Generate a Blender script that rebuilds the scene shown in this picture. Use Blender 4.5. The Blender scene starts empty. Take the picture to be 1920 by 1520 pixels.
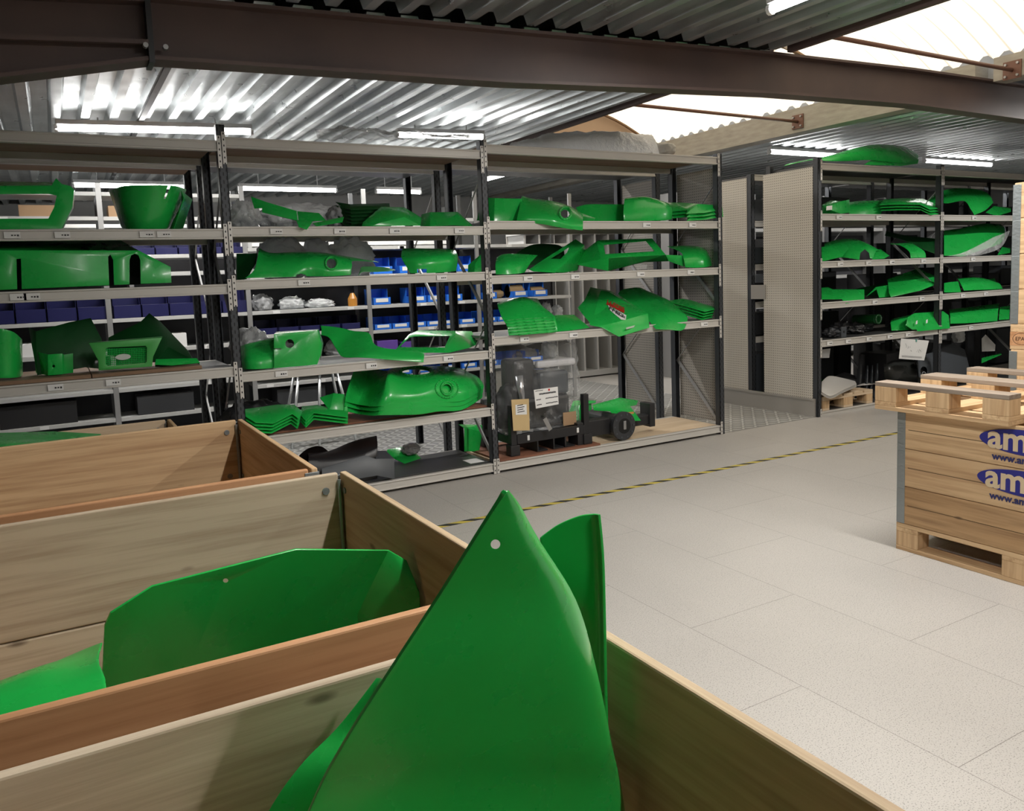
import bpy, bmesh, math, random
from mathutils import Vector, Matrix, noise
random.seed(7)
C = bpy.context.scene.collection
sc = bpy.context.scene

# ------------------------------------------------------------------ camera
FPX, PX, PY, H = 1495.385, 960.0, 676.684, 1.5
YAW, PIT, ROL = math.radians(29.6175), math.radians(-5.9097), math.radians(-2.2173)
_f = Vector((math.sin(YAW)*math.cos(PIT), math.cos(YAW)*math.cos(PIT), math.sin(PIT)))
_r = Vector((math.cos(YAW), -math.sin(YAW), 0)); _u = _r.cross(_f)
CR = _r*math.cos(ROL)+_u*math.sin(ROL); CU = -_r*math.sin(ROL)+_u*math.cos(ROL)
cam = bpy.data.cameras.new('camera'); co = bpy.data.objects.new('camera', cam); C.objects.link(co)
m3 = Matrix((CR, CU, -_f)).transposed().to_4x4(); m3.translation = (0, 0, H); co.matrix_world = m3
cam.sensor_fit = 'HORIZONTAL'; cam.sensor_width = 36; cam.lens = 36*FPX/1920
cam.shift_y = -(760-PY)/1920; cam.clip_start = .05; cam.clip_end = 200
sc.camera = co
# ------------------------------------------------------------------ world, exposure
sc.view_settings.view_transform = 'Standard'; sc.view_settings.look = 'None'
sc.view_settings.gamma = 1; sc.view_settings.use_curve_mapping = False
sc.view_settings.exposure = 0.45
w = bpy.data.worlds.new('sky'); sc.world = w; w.use_nodes = True
w.node_tree.nodes['Background'].inputs[0].default_value = (.93, .96, 1, 1)
w.node_tree.nodes['Background'].inputs[1].default_value = .95
su = bpy.data.lights.new('sun', 'SUN'); su.energy = 3.2; su.angle = .5; su.color = (1, .96, .9); so = bpy.data.objects.new('sun', su); C.objects.link(so); so.rotation_euler = (-.75, .25, 0)      # hazy sun over the rooflight
TUBE = 18.0      # emission strength of the fluorescent tubes
LAMP = 1.0       # watts multiplier of the tube lamps

def at(x, y, Y):                       # a pixel of the 1920x1520 frame on the plane at depth Y
    d = CR*((x-PX)/FPX)-CU*((y-PY)/FPX)+_f
    return d*(Y/d.y)+Vector((0, 0, H))
FR = {0: (0, 0, 1), 1: (0, 300, 4), 2: (0, 540, 4), 3: (420, 240, 4), 4: (420, 540, 3.5556), 5: (860, 240, 3.5556),
      6: (860, 520, 3.5556), 7: (1320, 240, 3.2), 8: (1320, 520, 3.2), 9: (920, 640, 6), 10: (1530, 600, 5.189)}
YF = 5.34
def V(f, x, y, dy, Y0=YF):
    a, b, s = FR[f]; return at(a+x/s, b+y/s, Y0+dy)

# ------------------------------------------------------------------ materials
def mat(name, col=(.5, .5, .5), rough=.5, metal=0, **k):
    m = bpy.data.materials.new(name); m.use_nodes = True
    b = m.node_tree.nodes['Principled BSDF']
    b.inputs['Base Color'].default_value = (*col, 1); b.inputs['Roughness'].default_value = rough; b.inputs['Metallic'].default_value = metal
    for kk, v in k.items(): b.inputs[kk.replace('_', ' ')].default_value = v
    return m
class N:
    def __init__(s, m): s.t = m.node_tree; s.b = s.t.nodes['Principled BSDF']
    def n(s, typ, **k):
        x = s.t.nodes.new(typ)
        for kk, v in k.items():
            if kk.startswith('i_'):
                kk = kk[2:]; kk = int(kk) if kk.isdigit() else kk.replace('_', ' ')
                if isinstance(v, bpy.types.NodeSocket): s.t.links.new(v, x.inputs[kk])
                else: x.inputs[kk].default_value = v
            else: setattr(x, kk, v)
        return x
    def m(s, op, a, b=0.0, c=0.0):
        return s.n('ShaderNodeMath', operation=op, i_0=a, i_1=b, i_2=c).outputs[0]
    def ramp(s, fac, stops):
        r = s.n('ShaderNodeValToRGB', i_0=fac); e = r.color_ramp.elements
        while len(e) < len(stops): e.new(.5)
        for i, (p, c) in enumerate(stops): e[i].position = p; e[i].color = (*c, 1)
        return r.outputs[0]
    def mix(s, fac, a, b, bt='MIX'):
        x = s.n('ShaderNodeMix', data_type='RGBA', blend_type=bt)
        for i, v in ((0, fac), (6, a), (7, b)):
            if isinstance(v, bpy.types.NodeSocket): s.t.links.new(v, x.inputs[i])
            else: x.inputs[i].default_value = v if i == 0 else (*v, 1)
        return x.outputs[2]
    def obj(s): return s.n('ShaderNodeTexCoord').outputs['Object']
    def map(s, v, sc_=(1, 1, 1), rot=(0, 0, 0)): return s.n('ShaderNodeMapping', i_0=v, i_3=sc_, i_2=rot).outputs[0]
    def noise(s, v, scale, det=3, rough=.5): return s.n('ShaderNodeTexNoise', i_Vector=v, i_Scale=scale, i_Detail=det, i_Roughness=rough).outputs[0]
    def link(s, a, name): s.t.links.new(a, s.b.inputs[name])
    def bump(s, h, st, dist=.01):
        s.link(s.n('ShaderNodeBump', i_Height=h, i_Strength=st, i_Distance=dist).outputs[0], 'Normal')

def paint(name, a, b, rough=.32, coat=.4, sc_=3):
    m = mat(name, a, rough, Coat_Weight=coat, Coat_Roughness=.12); n = N(m)
    f = n.noise(n.obj(), sc_, 4); n.link(n.ramp(f, [(.3, a), (.75, b)]), 'Base Color')
    m.node_tree.nodes['Principled BSDF'].inputs['Specular IOR Level'].default_value = .38
    n.link(n.ramp(n.noise(n.obj(), 9, 5), [(.3, (rough-.08,)*3), (.8, (rough+.12,)*3)]), 'Roughness')
    return m
GREEN = GREEN2 = paint('green_enamel', (.011, .38, .056), (.015, .45, .074), .3, .2)
SHADEGREEN = paint('dark_shaded_green', (.004, .055, .012), (.006, .075, .016), .4, .2)  # the green with deep shade painted in; the dark pipe shares it
def wood(name, axis, a, b, dark, knots=True, seam=None):
    m = mat(name, a, .72); n = N(m); o = n.obj()
    oi = n.n('ShaderNodeObjectInfo').outputs['Random']
    o = n.n('ShaderNodeVectorMath', operation='ADD', i_0=o, i_1=n.n('ShaderNodeCombineXYZ', i_0=n.m('MULTIPLY', oi, 13.), i_1=n.m('MULTIPLY', oi, 7.), i_2=n.m('MULTIPLY', oi, 5.)).outputs[0]).outputs[0]
    s1 = [30., 30., 30.]; s1[axis] = 1.1
    g = n.noise(n.map(o, tuple(s1)), 1.6, 5, .6)
    s2 = [7., 7., 7.]; s2[axis] = .8
    g2 = n.noise(n.map(o, tuple(s2)), 1.2, 3)
    col = n.mix(n.ramp(g2, [(.35, (0,)*3), (.7, (1,)*3)]), a, b)
    col = n.mix(n.ramp(g, [(.42, (0,)*3), (.68, (.7,)*3)]), col, dark)
    if knots:
        s3 = [7.5, 7.5, 7.5]; s3[axis] = 2.6
        v = n.n('ShaderNodeTexVoronoi', i_Vector=n.map(o, tuple(s3)), i_Scale=1.0).outputs['Distance']
        col = n.mix(n.ramp(v, [(.03, (.8,)*3), (.075, (0,)*3)]), col, tuple(x*.35 for x in dark))
    col = n.mix(n.m('MULTIPLY', oi, .22), col, dark)
    n.link(col, 'Base Color'); n.bump(g, .25, .002)
    return m
PA, PB, PD = (.60, .405, .225), (.70, .51, .30), (.35, .205, .10)
WX = wood('pine_along_x', 0, PA, PB, PD); WY = wood('pine_along_y', 1, PA, PB, PD); WZ = wood('pine_block', 2, PA, PB, PD, False)
OX = wood('orange_pine_x', 0, (.52, .27, .13), (.58, .33, .17), (.33, .15, .06)); OY = wood('orange_pine_y', 1, (.52, .27, .13), (.58, .33, .17), (.33, .15, .06))
GX = wood('grey_pine_x', 0, (.52, .43, .32), (.60, .50, .37), (.30, .215, .14)); GY = wood('grey_pine_y', 1, (.46, .35, .22), (.54, .42, .27), (.28, .19, .11)); BX = wood('brown_pine_x', 0, (.44, .27, .13), (.52, .34, .18), (.22, .12, .055)); BY = wood('brown_pine_y', 1, (.44, .27, .13), (.52, .34, .18), (.22, .12, .055))
SX = wood('weathered_skid', 1, (.30, .25, .2), (.38, .31, .25), (.16, .12, .09))
PLY = wood('plywood_deck', 0, (.62, .48, .33), (.68, .54, .38), (.5, .36, .22), False)
RBR = wood('red_brown_board', 0, (.22, .09, .05), (.28, .12, .07), (.13, .05, .03), False)
CHIP = wood('chipboard', 0, (.22, .13, .075), (.27, .165, .1), (.15, .09, .05), False)
STEEL = mat('grey_enamelled_steel', (.34, .325, .30), .45, .2)
BEAMM = mat('beam_grey', (.54, .52, .485), .42, .1)
DSTEEL = mat('shelf_panel_dark', (.10, .10, .10), .45, .6)
GALV = mat('galvanised', (.55, .57, .58), .35, .9); n = N(GALV); n.link(n.ramp(n.noise(n.obj(), 40, 4), [(.3, (.25,)*3), (.7, (.5,)*3)]), 'Roughness')
BRACE = mat('brace_zinc', (.36, .36, .36), .45, .6)
HINGE = mat('hinge_galvanised', (.30, .33, .34), .45, .7); n = N(HINGE); n.bump(n.noise(n.map(n.obj(), (30, 30, 60)), 1, 2), .6, .004)
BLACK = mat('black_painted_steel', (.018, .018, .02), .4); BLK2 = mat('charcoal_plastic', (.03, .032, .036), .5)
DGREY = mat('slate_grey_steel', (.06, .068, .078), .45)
def slots(name, col, hole, px, pz, wx, wz, metal=.3, rough=.45, axis=0, stag=True, clear=False):
    """perforated sheet: oval slots in staggered columns, painted dark, or transparent if clear"""
    m = mat(name, col, rough, metal); n = N(m)
    s = n.n('ShaderNodeSeparateXYZ', i_0=n.obj()).outputs
    u = n.m('DIVIDE', s[axis], px); z = n.m('DIVIDE', s[2], pz)
    if stag: z = n.m('ADD', z, n.m('MULTIPLY', n.m('FLOOR', n.m('ADD', u, .5)), .5))
    du = n.m('MULTIPLY', n.m('SUBTRACT', n.m('FRACT', n.m('ADD', u, .5)), .5), px/wx)
    dz = n.m('MULTIPLY', n.m('SUBTRACT', n.m('FRACT', z), .5), pz/wz)
    d = n.m('ADD', n.m('POWER', n.m('ABSOLUTE', du), 2), n.m('POWER', n.m('ABSOLUTE', dz), 2))
    inside = n.m('LESS_THAN', d, .25)
    tr = n.n('ShaderNodeBsdfTransparent'); mx = n.n('ShaderNodeMixShader', i_0=inside, i_1=n.b.outputs[0], i_2=tr.outputs[0])
    if clear: out = [q for q in n.t.nodes if q.type == 'OUTPUT_MATERIAL'][0]; n.t.links.new(mx.outputs[0], out.inputs[0])
    else: n.link(n.mix(inside, col, (.008, .008, .01)), 'Base Color')  # shade inside the slots painted as near-black colour
    return m
UPR = slots('slotted_upright', (.055, .06, .068), 0, .018, .05, .007, .026, .35, .45)
UPRG = slots('slotted_upright_grey', (.12, .125, .13), 0, .018, .05, .006, .024, .5, .4, 1)
CONN = slots('connector_plate', (.58, .56, .53), 0, .05, .037, .008, .014, .2, .4, 0, False)
PEG = slots('perforated_panel', (.30, .28, .25), 0, .025, .025, .009, .009, .15, .5, 1, False)
PEGL = slots('perforated_panel_light', (.55, .52, .46), 0, .025, .025, .008, .008, .05, .5, 1, False)
# floor
FLOOR = mat('vinyl_planks', (.5, .48, .45), .42); n = N(FLOOR)
s = n.n('ShaderNodeSeparateXYZ', i_0=n.obj()).outputs
uv = n.n('ShaderNodeCombineXYZ', i_0=n.m('ADD', s[1], -.155+11.54), i_1=n.m('ADD', s[0], -.33+6.3)).outputs[0]
br = n.n('ShaderNodeTexBrick', i_Vector=uv, i_Color1=(.445, .425, .40, 1), i_Color2=(.43, .41, .385, 1), i_Mortar=(.2, .185, .17, 1), i_Scale=1.0, i_Mortar_Size=.0013, i_Brick_Width=1.154, i_Row_Height=.63)
br.offset = .5
sp = n.ramp(n.noise(n.obj(), 210, 2), [(.33, (.48,)*3), (.44, (1,)*3)])
cl = n.mix(1, br.outputs[0], sp, 'MULTIPLY')
cl = n.mix(1, cl, n.ramp(n.noise(n.obj(), 1.1, 4), [(.3, (.9,)*3), (.7, (1,)*3)]), 'MULTIPLY')
n.link(cl, 'Base Color'); n.bump(n.noise(n.obj(), 160, 2), .05, .001)
# tread plate
TREAD = mat('tread_plate', (.42, .42, .41), .4, .6); n = N(TREAD)
s = n.n('ShaderNodeSeparateXYZ', i_0=n.obj()).outputs
u, v = n.m('DIVIDE', s[0], .08), n.m('DIVIDE', s[1], .08)
par = n.m('MODULO', n.m('ADD', n.m('ADD', n.m('FLOOR', u), n.m('FLOOR', v)), 200.), 2.)
a = n.m('SUBTRACT', n.m('FRACT', u), .5); b = n.m('MULTIPLY', n.m('SUBTRACT', n.m('FRACT', v), .5), n.m('SUBTRACT', 1., n.m('MULTIPLY', par, 2.)))
d = n.m('ADD', n.m('POWER', n.m('ABSOLUTE', n.m('MULTIPLY', n.m('ADD', a, b), 1.05)), 2.), n.m('POWER', n.m('ABSOLUTE', n.m('MULTIPLY', n.m('SUBTRACT', a, b), 3.4)), 2.))
lz = n.n('ShaderNodeMapRange', interpolation_type='SMOOTHSTEP', i_0=d, i_1=.9, i_2=.35, i_3=0., i_4=1.).outputs[0]
n.bump(lz, 1.0, .006); n.link(n.mix(lz, (.38, .38, .37), (.72, .72, .7)), 'Base Color')
DECKM = mat('galvanised_roof_deck', (.52, .55, .56), .33, .85); n = N(DECKM)
n.link(n.ramp(n.noise(n.map(n.obj(), (4, .6, 4)), 2, 4), [(.3, (.40, .43, .44)), (.7, (.60, .63, .64))]), 'Base Color')
n.link(n.ramp(n.noise(n.obj(), 6, 5), [(.3, (.26,)*3), (.75, (.46,)*3)]), 'Roughness')
RUST = mat('brown_primer_steel', (.085, .052, .046), .55); n = N(RUST); n.link(n.ramp(n.noise(n.obj(), 2.2, 5), [(.3, (.068, .044, .042)), (.75, (.105, .066, .056))]), 'Base Color')
RODM = mat('brown_rod', (.16, .075, .05), .55)
CONC = mat('concrete', (.42, .375, .29), .85); n = N(CONC); f = n.noise(n.map(n.obj(), (3, 3, 14)), 2, 6); n.link(n.ramp(f, [(.3, (.31, .29, .25)), (.7, (.40, .38, .33))]), 'Base Color'); n.bump(n.noise(n.obj(), 60, 4), .3, .004)
TANB = mat('tan_gable_board', (.47, .33, .22), .8)
WALLM = mat('pale_wall_panel', (.42, .42, .41), .7); n = N(WALLM); n.link(n.ramp(n.noise(n.obj(), .7, 4), [(.3, (.38, .38, .37)), (.7, (.45, .45, .44))]), 'Base Color')
SKYL = bpy.data.materials.new('translucent_sheet'); SKYL.use_nodes = True; t = SKYL.node_tree; t.nodes.remove(t.nodes['Principled BSDF'])
tl = t.nodes.new('ShaderNodeBsdfTranslucent'); tl.inputs[0].default_value = (.95, .83, .66, 1); df = t.nodes.new('ShaderNodeBsdfDiffuse'); df.inputs[0].default_value = (.8, .72, .6, 1)
mx = t.nodes.new('ShaderNodeMixShader'); mx.inputs[0].default_value = .25; t.links.new(tl.outputs[0], mx.inputs[1]); t.links.new(df.outputs[0], mx.inputs[2]); t.links.new(mx.outputs[0], t.nodes['Material Output'].inputs[0])
def emit(name, col, st):
    m = bpy.data.materials.new(name); m.use_nodes = True; t = m.node_tree; e = t.nodes.new('ShaderNodeEmission'); e.inputs[0].default_value = (*col, 1); e.inputs[1].default_value = st
    t.links.new(e.outputs[0], t.nodes['Material Output'].inputs[0]); return m
TUBEM = emit('lit_tube', (1, .98, .95), TUBE)
WHITE = mat('white_paper', (.72, .72, .71), .7); TAN = mat('tan_card', (.55, .40, .2), .7); CARD = mat('cardboard', (.36, .23, .13), .8)
WENAM = mat('white_enamel', (.75, .75, .75), .4); INK = mat('black_ink', (.02, .02, .025), .6); RED = mat('red_ink', (.5, .02, .015), .5)
BLUE = mat('blue_plastic', (.025, .17, .72), .35); DBLUE = mat('navy_plastic', (.012, .013, .075), .4); LOGO = mat('logo_blue', (.015, .018, .22), .55); CREAM = mat('cream_lettering', (.62, .50, .33), .7); LINK_ = mat('navy_lettering', (.02, .025, .12), .6)
PURP = mat('purple_card', (.11, .05, .3), .5); AMBER = mat('amber_liquid', (.5, .22, .04), .25); YEL = None
PLAST = bpy.data.materials.new('clear_polythene'); PLAST.use_nodes = True; n = N(PLAST)
n.b.inputs['Base Color'].default_value = (.8, .82, .83, 1); n.b.inputs['Roughness'].default_value = .1
n.bump(n.noise(n.map(n.obj(), (1, 1, 1)), 16, 4, .6), 1.0, .04)
fz = n.m('ADD', .07, n.m('MULTIPLY', n.m('POWER', n.n('ShaderNodeLayerWeight', i_Blend=.5).outputs['Facing'], 2.), .45))
wr = n.n('ShaderNodeMapRange', i_0=n.noise(n.obj(), 7, 5, .65), i_1=.56, i_2=.72, i_3=0., i_4=.3).outputs[0]
tr = n.n('ShaderNodeBsdfTransparent'); mx = n.n('ShaderNodeMixShader', i_0=n.m('ADD', fz, wr), i_1=tr.outputs[0], i_2=n.b.outputs[0])
n.t.links.new(mx.outputs[0], n.t.nodes['Material Output'].inputs[0])
SILV = mat('silver_wrap', (.85, .87, .88), .2, .1); n = N(SILV); n.bump(n.noise(n.obj(), 24, 3, .6), .9, .02)
tl = n.n('ShaderNodeBsdfTranslucent'); tl.inputs[0].default_value = (.85, .87, .9, 1); n.t.links.new(n.n('ShaderNodeMixShader', i_0=.4, i_1=n.b.outputs[0], i_2=tl.outputs[0]).outputs[0], n.t.nodes['Material Output'].inputs[0])
PGREY = mat('grey_wrap', (.34, .35, .36), .2); n = N(PGREY); n.bump(n.noise(n.obj(), 18, 3), .8, .02)
TAPE = mat('hazard_tape', (.5, .4, .02), .5); n = N(TAPE); s = n.n('ShaderNodeSeparateXYZ', i_0=n.obj()).outputs
fr = n.m('FRACT', n.m('DIVIDE', n.m('ADD', s[0], n.m('MULTIPLY', s[1], 1.6)), .17)); n.link(n.mix(n.m('GREATER_THAN', fr, .5), (.52, .42, .08), (.03, .03, .028)), 'Base Color')

# ------------------------------------------------------------------ object helpers
def tag(o, label, cat, group=None, kind=None):
    o['label'] = label; o['category'] = cat
    if group: o['group'] = group
    if kind: o['kind'] = kind
    return o
def link(name, bm, m, parent=None, loc=None, smooth=False):
    me = bpy.data.meshes.new(name)
    if loc is not None: bmesh.ops.translate(bm, vec=-Vector(loc), verts=bm.verts)
    bm.to_mesh(me); bm.free()
    o = bpy.data.objects.new(name, me); C.objects.link(o); me.materials.append(m)
    if parent: o.parent = parent
    if loc is not None: o.location = Vector(loc)
    if smooth: o.data.polygons.foreach_set('use_smooth', [True]*len(me.polygons))
    return o
def empty(name, loc=(0, 0, 0), label=None, cat=None, group=None):
    o = bpy.data.objects.new(name, None); C.objects.link(o); o.location = loc
    if label: tag(o, label, cat, group)
    return o
def box(bm, x0, x1, y0, y1, z0, z1):
    v = [bm.verts.new(p) for p in ((x0, y0, z0), (x1, y0, z0), (x1, y1, z0), (x0, y1, z0), (x0, y0, z1), (x1, y0, z1), (x1, y1, z1), (x0, y1, z1))]
    for f in ((3, 2, 1, 0), (4, 5, 6, 7), (0, 1, 5, 4), (1, 2, 6, 5), (2, 3, 7, 6), (3, 0, 4, 7)): bm.faces.new([v[i] for i in f])
def B(name, m, parent, *bs, bevel=0, origin=None):
    """boxes given in world coordinates as ONE mesh"""
    bm = bmesh.new()
    for b in bs: box(bm, *b)
    po = world(parent) if parent else Vector()
    if origin is None: b = bs[0]; origin = ((b[0]+b[1])/2, (b[2]+b[3])/2, b[4])
    o = link(name, bm, m, None, origin)
    if parent: o.parent = parent; o.location = Vector(origin)-po
    if bevel: md = o.modifiers.new('b', 'BEVEL'); md.width = bevel; md.segments = 2
    return o
def world(o):
    p = Vector(o.location)
    while o.parent: o = o.parent; p += Vector(o.location)
    return p
def bar(bm, p, q, r, n=8, r2=None):
    p, q = Vector(p), Vector(q); d = (q-p).normalized(); a = d.orthogonal().normalized(); b = d.cross(a)
    R = []
    for c, rr in ((p, r), (q, r if r2 is None else r2)):
        R.append([bm.verts.new(c+(a*math.cos(2*math.pi*i/n)+b*math.sin(2*math.pi*i/n))*rr) for i in range(n)])
    for i in range(n): bm.faces.new([R[0][i], R[0][(i+1) % n], R[1][(i+1) % n], R[1][i]])
    bm.faces.new(R[0][::-1]); bm.faces.new(R[1])
def flat(bm, p, q, wv, t):
    """flat strip from p to q, half width vector wv, thickness vector t"""
    p, q, wv, t = map(Vector, (p, q, wv, t))
    v = [bm.verts.new(c+a*wv+b*t) for c in (p, q) for a, b in ((-1, 0), (1, 0), (1, 1), (-1, 1))]
    for f in ((0, 1, 2, 3), (7, 6, 5, 4), (0, 4, 5, 1), (1, 5, 6, 2), (2, 6, 7, 3), (3, 7, 4, 0)): bm.faces.new([v[i] for i in f])
def put(name, m, parent, bm, origin=None, smooth=False, bevel=0):
    if origin is None:
        vs = [v.co for v in bm.verts]; origin = Vector((sum(v.x for v in vs)/len(vs), sum(v.y for v in vs)/len(vs), min(v.z for v in vs)))
    origin = Vector(origin)
    bmesh.ops.recalc_face_normals(bm, faces=bm.faces)
    o = link(name, bm, m, None, origin, smooth)
    if parent: o.parent = parent; o.location = origin-world(parent)
    if bevel: md = o.modifiers.new('b', 'BEVEL'); md.width = bevel; md.segments = 2
    return o
def bake(o):
    dg = bpy.context.evaluated_depsgraph_get(); dg.update()
    me = bpy.data.meshes.new_from_object(o.evaluated_get(dg)); old = o.data; o.modifiers.clear(); o.data = me; bpy.data.meshes.remove(old)
DZ = 0.
def sheet(name, label, bm, m, snap=None, t=.004, cuts=(), f=0, dy=(-.3, .9), cat='panel', group=None, smooth=True, parent=None, bevel=.003, Y0=YF):
    """a pressed sheet: open mesh -> thickness, openings cut through it, sharp folds kept"""
    if cuts: bmesh.ops.triangulate(bm, faces=bm.faces[:])
    bmesh.ops.recalc_face_normals(bm, faces=bm.faces)
    global DZ; DZ = 0.
    if snap is not None:
        DZ = snap+.002+t/2-min(v.co.z for v in bm.verts); bmesh.ops.translate(bm, vec=(0, 0, DZ), verts=bm.verts)
    vs = [v.co for v in bm.verts]; org = Vector((sum(v.x for v in vs)/len(vs), sum(v.y for v in vs)/len(vs), min(v.z for v in vs)))
    o = link(name, bm, m, None, org)
    md = o.modifiers.new('s', 'SOLIDIFY'); md.thickness = t; md.offset = 0
    cs = []
    for poly in cuts:
        d0, d1 = dy
        if isinstance(poly[0], str): d0, d1 = poly[1], poly[2]; poly = poly[3]
        if len(poly) == 3 and not isinstance(poly[0], tuple):
            cx, cy, r = poly; poly = [(cx+r*math.cos(k*math.pi/10), cy+r*math.sin(k*math.pi/10)) for k in range(20)]
        cb = bmesh.new(); A = [cb.verts.new(V(f, x, y, d0, Y0)) for x, y in poly]; Bv = [cb.verts.new(V(f, x, y, d1, Y0)) for x, y in poly]
        bmesh.ops.translate(cb, vec=(0, 0, DZ), verts=cb.verts)
        for i in range(len(A)): j = (i+1) % len(A); cb.faces.new([A[i], A[j], Bv[j], Bv[i]])
        cb.faces.new(A[::-1]); cb.faces.new(Bv); bmesh.ops.recalc_face_normals(cb, faces=cb.faces)
        c = link('cutter', cb, m); cs.append(c)
        bo = o.modifiers.new('c', 'BOOLEAN'); bo.object = c; bo.operation = 'DIFFERENCE'; bo.solver = 'EXACT'
    if bevel: md = o.modifiers.new('b', 'BEVEL'); md.width = bevel; md.segments = 2; md.limit_method = 'ANGLE'; md.angle_limit = .5
    bake(o)
    for c in cs: me = c.data; bpy.data.objects.remove(c); bpy.data.meshes.remove(me)
    if smooth:
        o.data.polygons.foreach_set('use_smooth', [True]*len(o.data.polygons))
        b2 = bmesh.new(); b2.from_mesh(o.data)
        for e in b2.edges:
            if len(e.link_faces) == 2 and e.calc_face_angle(0) > .55: e.smooth = False
        b2.to_mesh(o.data); b2.free()
    if parent: o.parent = parent; o.location = org-world(parent)
    elif label: tag(o, label, cat, group)
    return o
def G(name, label, f, verts, faces, m=None, snap=None, win=(), **k):
    """folded sheet from corner points (frame x, frame y, depth behind the rack front) and faces;
    win: (outer corner indices, opening outline) makes a face with a window in it"""
    Y0 = k.get('Y0', YF)
    bm = bmesh.new(); vs = [bm.verts.new(V(f, *v, Y0)) for v in verts]
    for q in faces: bm.faces.new([vs[i] for i in q])
    for loop, hole in win:
        P = [vs[i].co for i in loop]; c = sum(P, Vector())/len(P); nrm = Vector()
        for p, q in zip(P, P[1:]+P[:1]): nrm += (p-c).cross(q-c)
        nrm.normalize(); a_, b_, s_ = FR[f]; hv = []
        for x, y in hole:
            o_ = Vector((0, 0, H)); d = at(a_+x/s_, b_+y/s_, 5.)-o_; hv.append(bm.verts.new(o_+d*((c-o_).dot(nrm)/d.dot(nrm))))
        es = []
        for L_ in ([vs[i] for i in loop], hv):
            for p, q in zip(L_, L_[1:]+L_[:1]): es.append(bm.edges.get((p, q)) or bm.edges.new((p, q)))
        bmesh.ops.triangle_fill(bm, use_beauty=True, use_dissolve=False, edges=es, normal=nrm)
    return sheet(name, label, bm, m or GREEN, snap, f=f, **k)
def cr(p, t):
    n = len(p)-1; i = min(int(t*n), n-1); u = t*n-i
    a, b, c, d = p[max(i-1, 0)], p[i], p[i+1], p[min(i+2, n)]
    return .5*((2*b)+(c-a)*u+(2*a-5*b+4*c-d)*u*u+(3*b-a-3*c+d)*u**3)
def L(name, label, f, rows, m=None, snap=None, nu=18, nv=10, **k):
    """curved sheet lofted through rows of points"""
    Y0 = k.get('Y0', YF)
    R = [[V(f, *p, Y0) for p in r] for r in rows]
    fine = [[cr(r, i/nu) for i in range(nu+1)] for r in R]
    bm = bmesh.new(); grid = []
    for j in range(nv+1): grid.append([bm.verts.new(cr([fr[i] for fr in fine], j/nv)) for i in range(nu+1)])
    for j in range(nv):
        for i in range(nu): bm.faces.new([grid[j][i], grid[j][i+1], grid[j+1][i+1], grid[j+1][i]])
    return sheet(name, label, bm, m or GREEN, snap, f=f, **k)
def sheets(n, step, name, label, f, verts, faces, m=None, snap=None, group=None, **k):
    """a nested stack: n equal folded sheets, each its own thing"""
    o = G(name, label, f, verts, faces, m, snap, group=group, **k)
    for i in range(1, n):
        c = o.copy(); C.objects.link(c); c.location = o.location+Vector(step)*i
def hit(o, f, x, y, dz=0.):
    """where the line of sight through a pixel meets an object: point and outward normal"""
    from mathutils.bvhtree import BVHTree
    b2 = bmesh.new(); b2.from_mesh(o.data); tr = BVHTree.FromBMesh(b2); a_, b_, s_ = FR[f]; off = world(o)
    d = (at(a_+x/s_, b_+y/s_, YF)+Vector((0, 0, dz-H))).normalized(); p, nn, i, ds = tr.ray_cast(Vector((0, 0, H))-off, d); b2.free()
    if p is None: return None, None
    return p+off, (nn if nn.dot(d) < 0 else -nn)
def rim(o, f, cx, cy, rx, ry, r, m, name='opening_rim', n=28):
    """a raised bead round an opening, following the sheet"""
    P = []
    for k in range(n):
        p, nn = hit(o, f, cx+rx*math.cos(2*math.pi*k/n), cy+ry*math.sin(2*math.pi*k/n), DZ)
        if p is not None: P.append(p+nn*r*.4)
    bm = bmesh.new()
    for p, q in zip(P, P[1:]+P[:1]):
        if (p-q).length > 1e-4: bar(bm, p, q, r, 7)
    return put(name, m, o, bm, smooth=True)
def lump(name, label, c, r, m, seed=0, cat='bag', group=None, parent=None, amp=.35, fq=3.2, base=None):
    """a crumpled bag or wrapped lump"""
    bm = bmesh.new(); bmesh.ops.create_icosphere(bm, subdivisions=4, radius=1)
    for v in bm.verts:
        p = v.co.normalized(); d = 1+amp*noise.noise(p*fq+Vector((seed*3.1, seed, 0)))+amp*.45*abs(noise.noise(p*fq*2.7+Vector((seed, 0, 5))))
        v.co = Vector((p.x*r[0]*d, p.y*r[1]*d, max(p.z*r[2]*d, -r[2]*.8)))+Vector(c)
    if base is not None:
        dz = base+.002-min(v.co.z for v in bm.verts); bmesh.ops.translate(bm, vec=(0, 0, dz), verts=bm.verts)
    o = put(name, m, parent, bm, smooth=True)
    if not parent and label: tag(o, label, cat, group)
    return o
def structure(o): o['kind'] = 'structure'; return o

# ------------------------------------------------------------------ room shell
X0, X1, Y0_, Y1_ = -4.5, 17.0, -4.0, 13.5
bm = bmesh.new(); box(bm, X0, X1, Y0_, Y1_, -.1, 0); structure(link('floor', bm, FLOOR))
def tread(name, *b): return structure(B(name, TREAD, None, b, origin=(0, 0, 0)))
tread('trim_1', 5.29, 6.52, 5.36, Y1_-.05, .0005, .004); tread('trim_2', X0+.05, 5.285, 6.03, Y1_-.05, .0005, .004)
B('wall_back', WALLM, None, (X0, X1, Y1_, Y1_+.1, 0, 3.6))['kind'] = 'structure'
B('wall_front', WALLM, None, (X0, X1, Y0_-.1, Y0_, 0, 3.6))['kind'] = 'structure'
B('wall_left', WALLM, None, (X0-.1, X0, Y0_, Y1_, 0, 3.6))['kind'] = 'structure'
B('wall_right', WALLM, None, (X1, X1+.1, Y0_, Y1_, 0, 3.6))['kind'] = 'structure'
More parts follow.
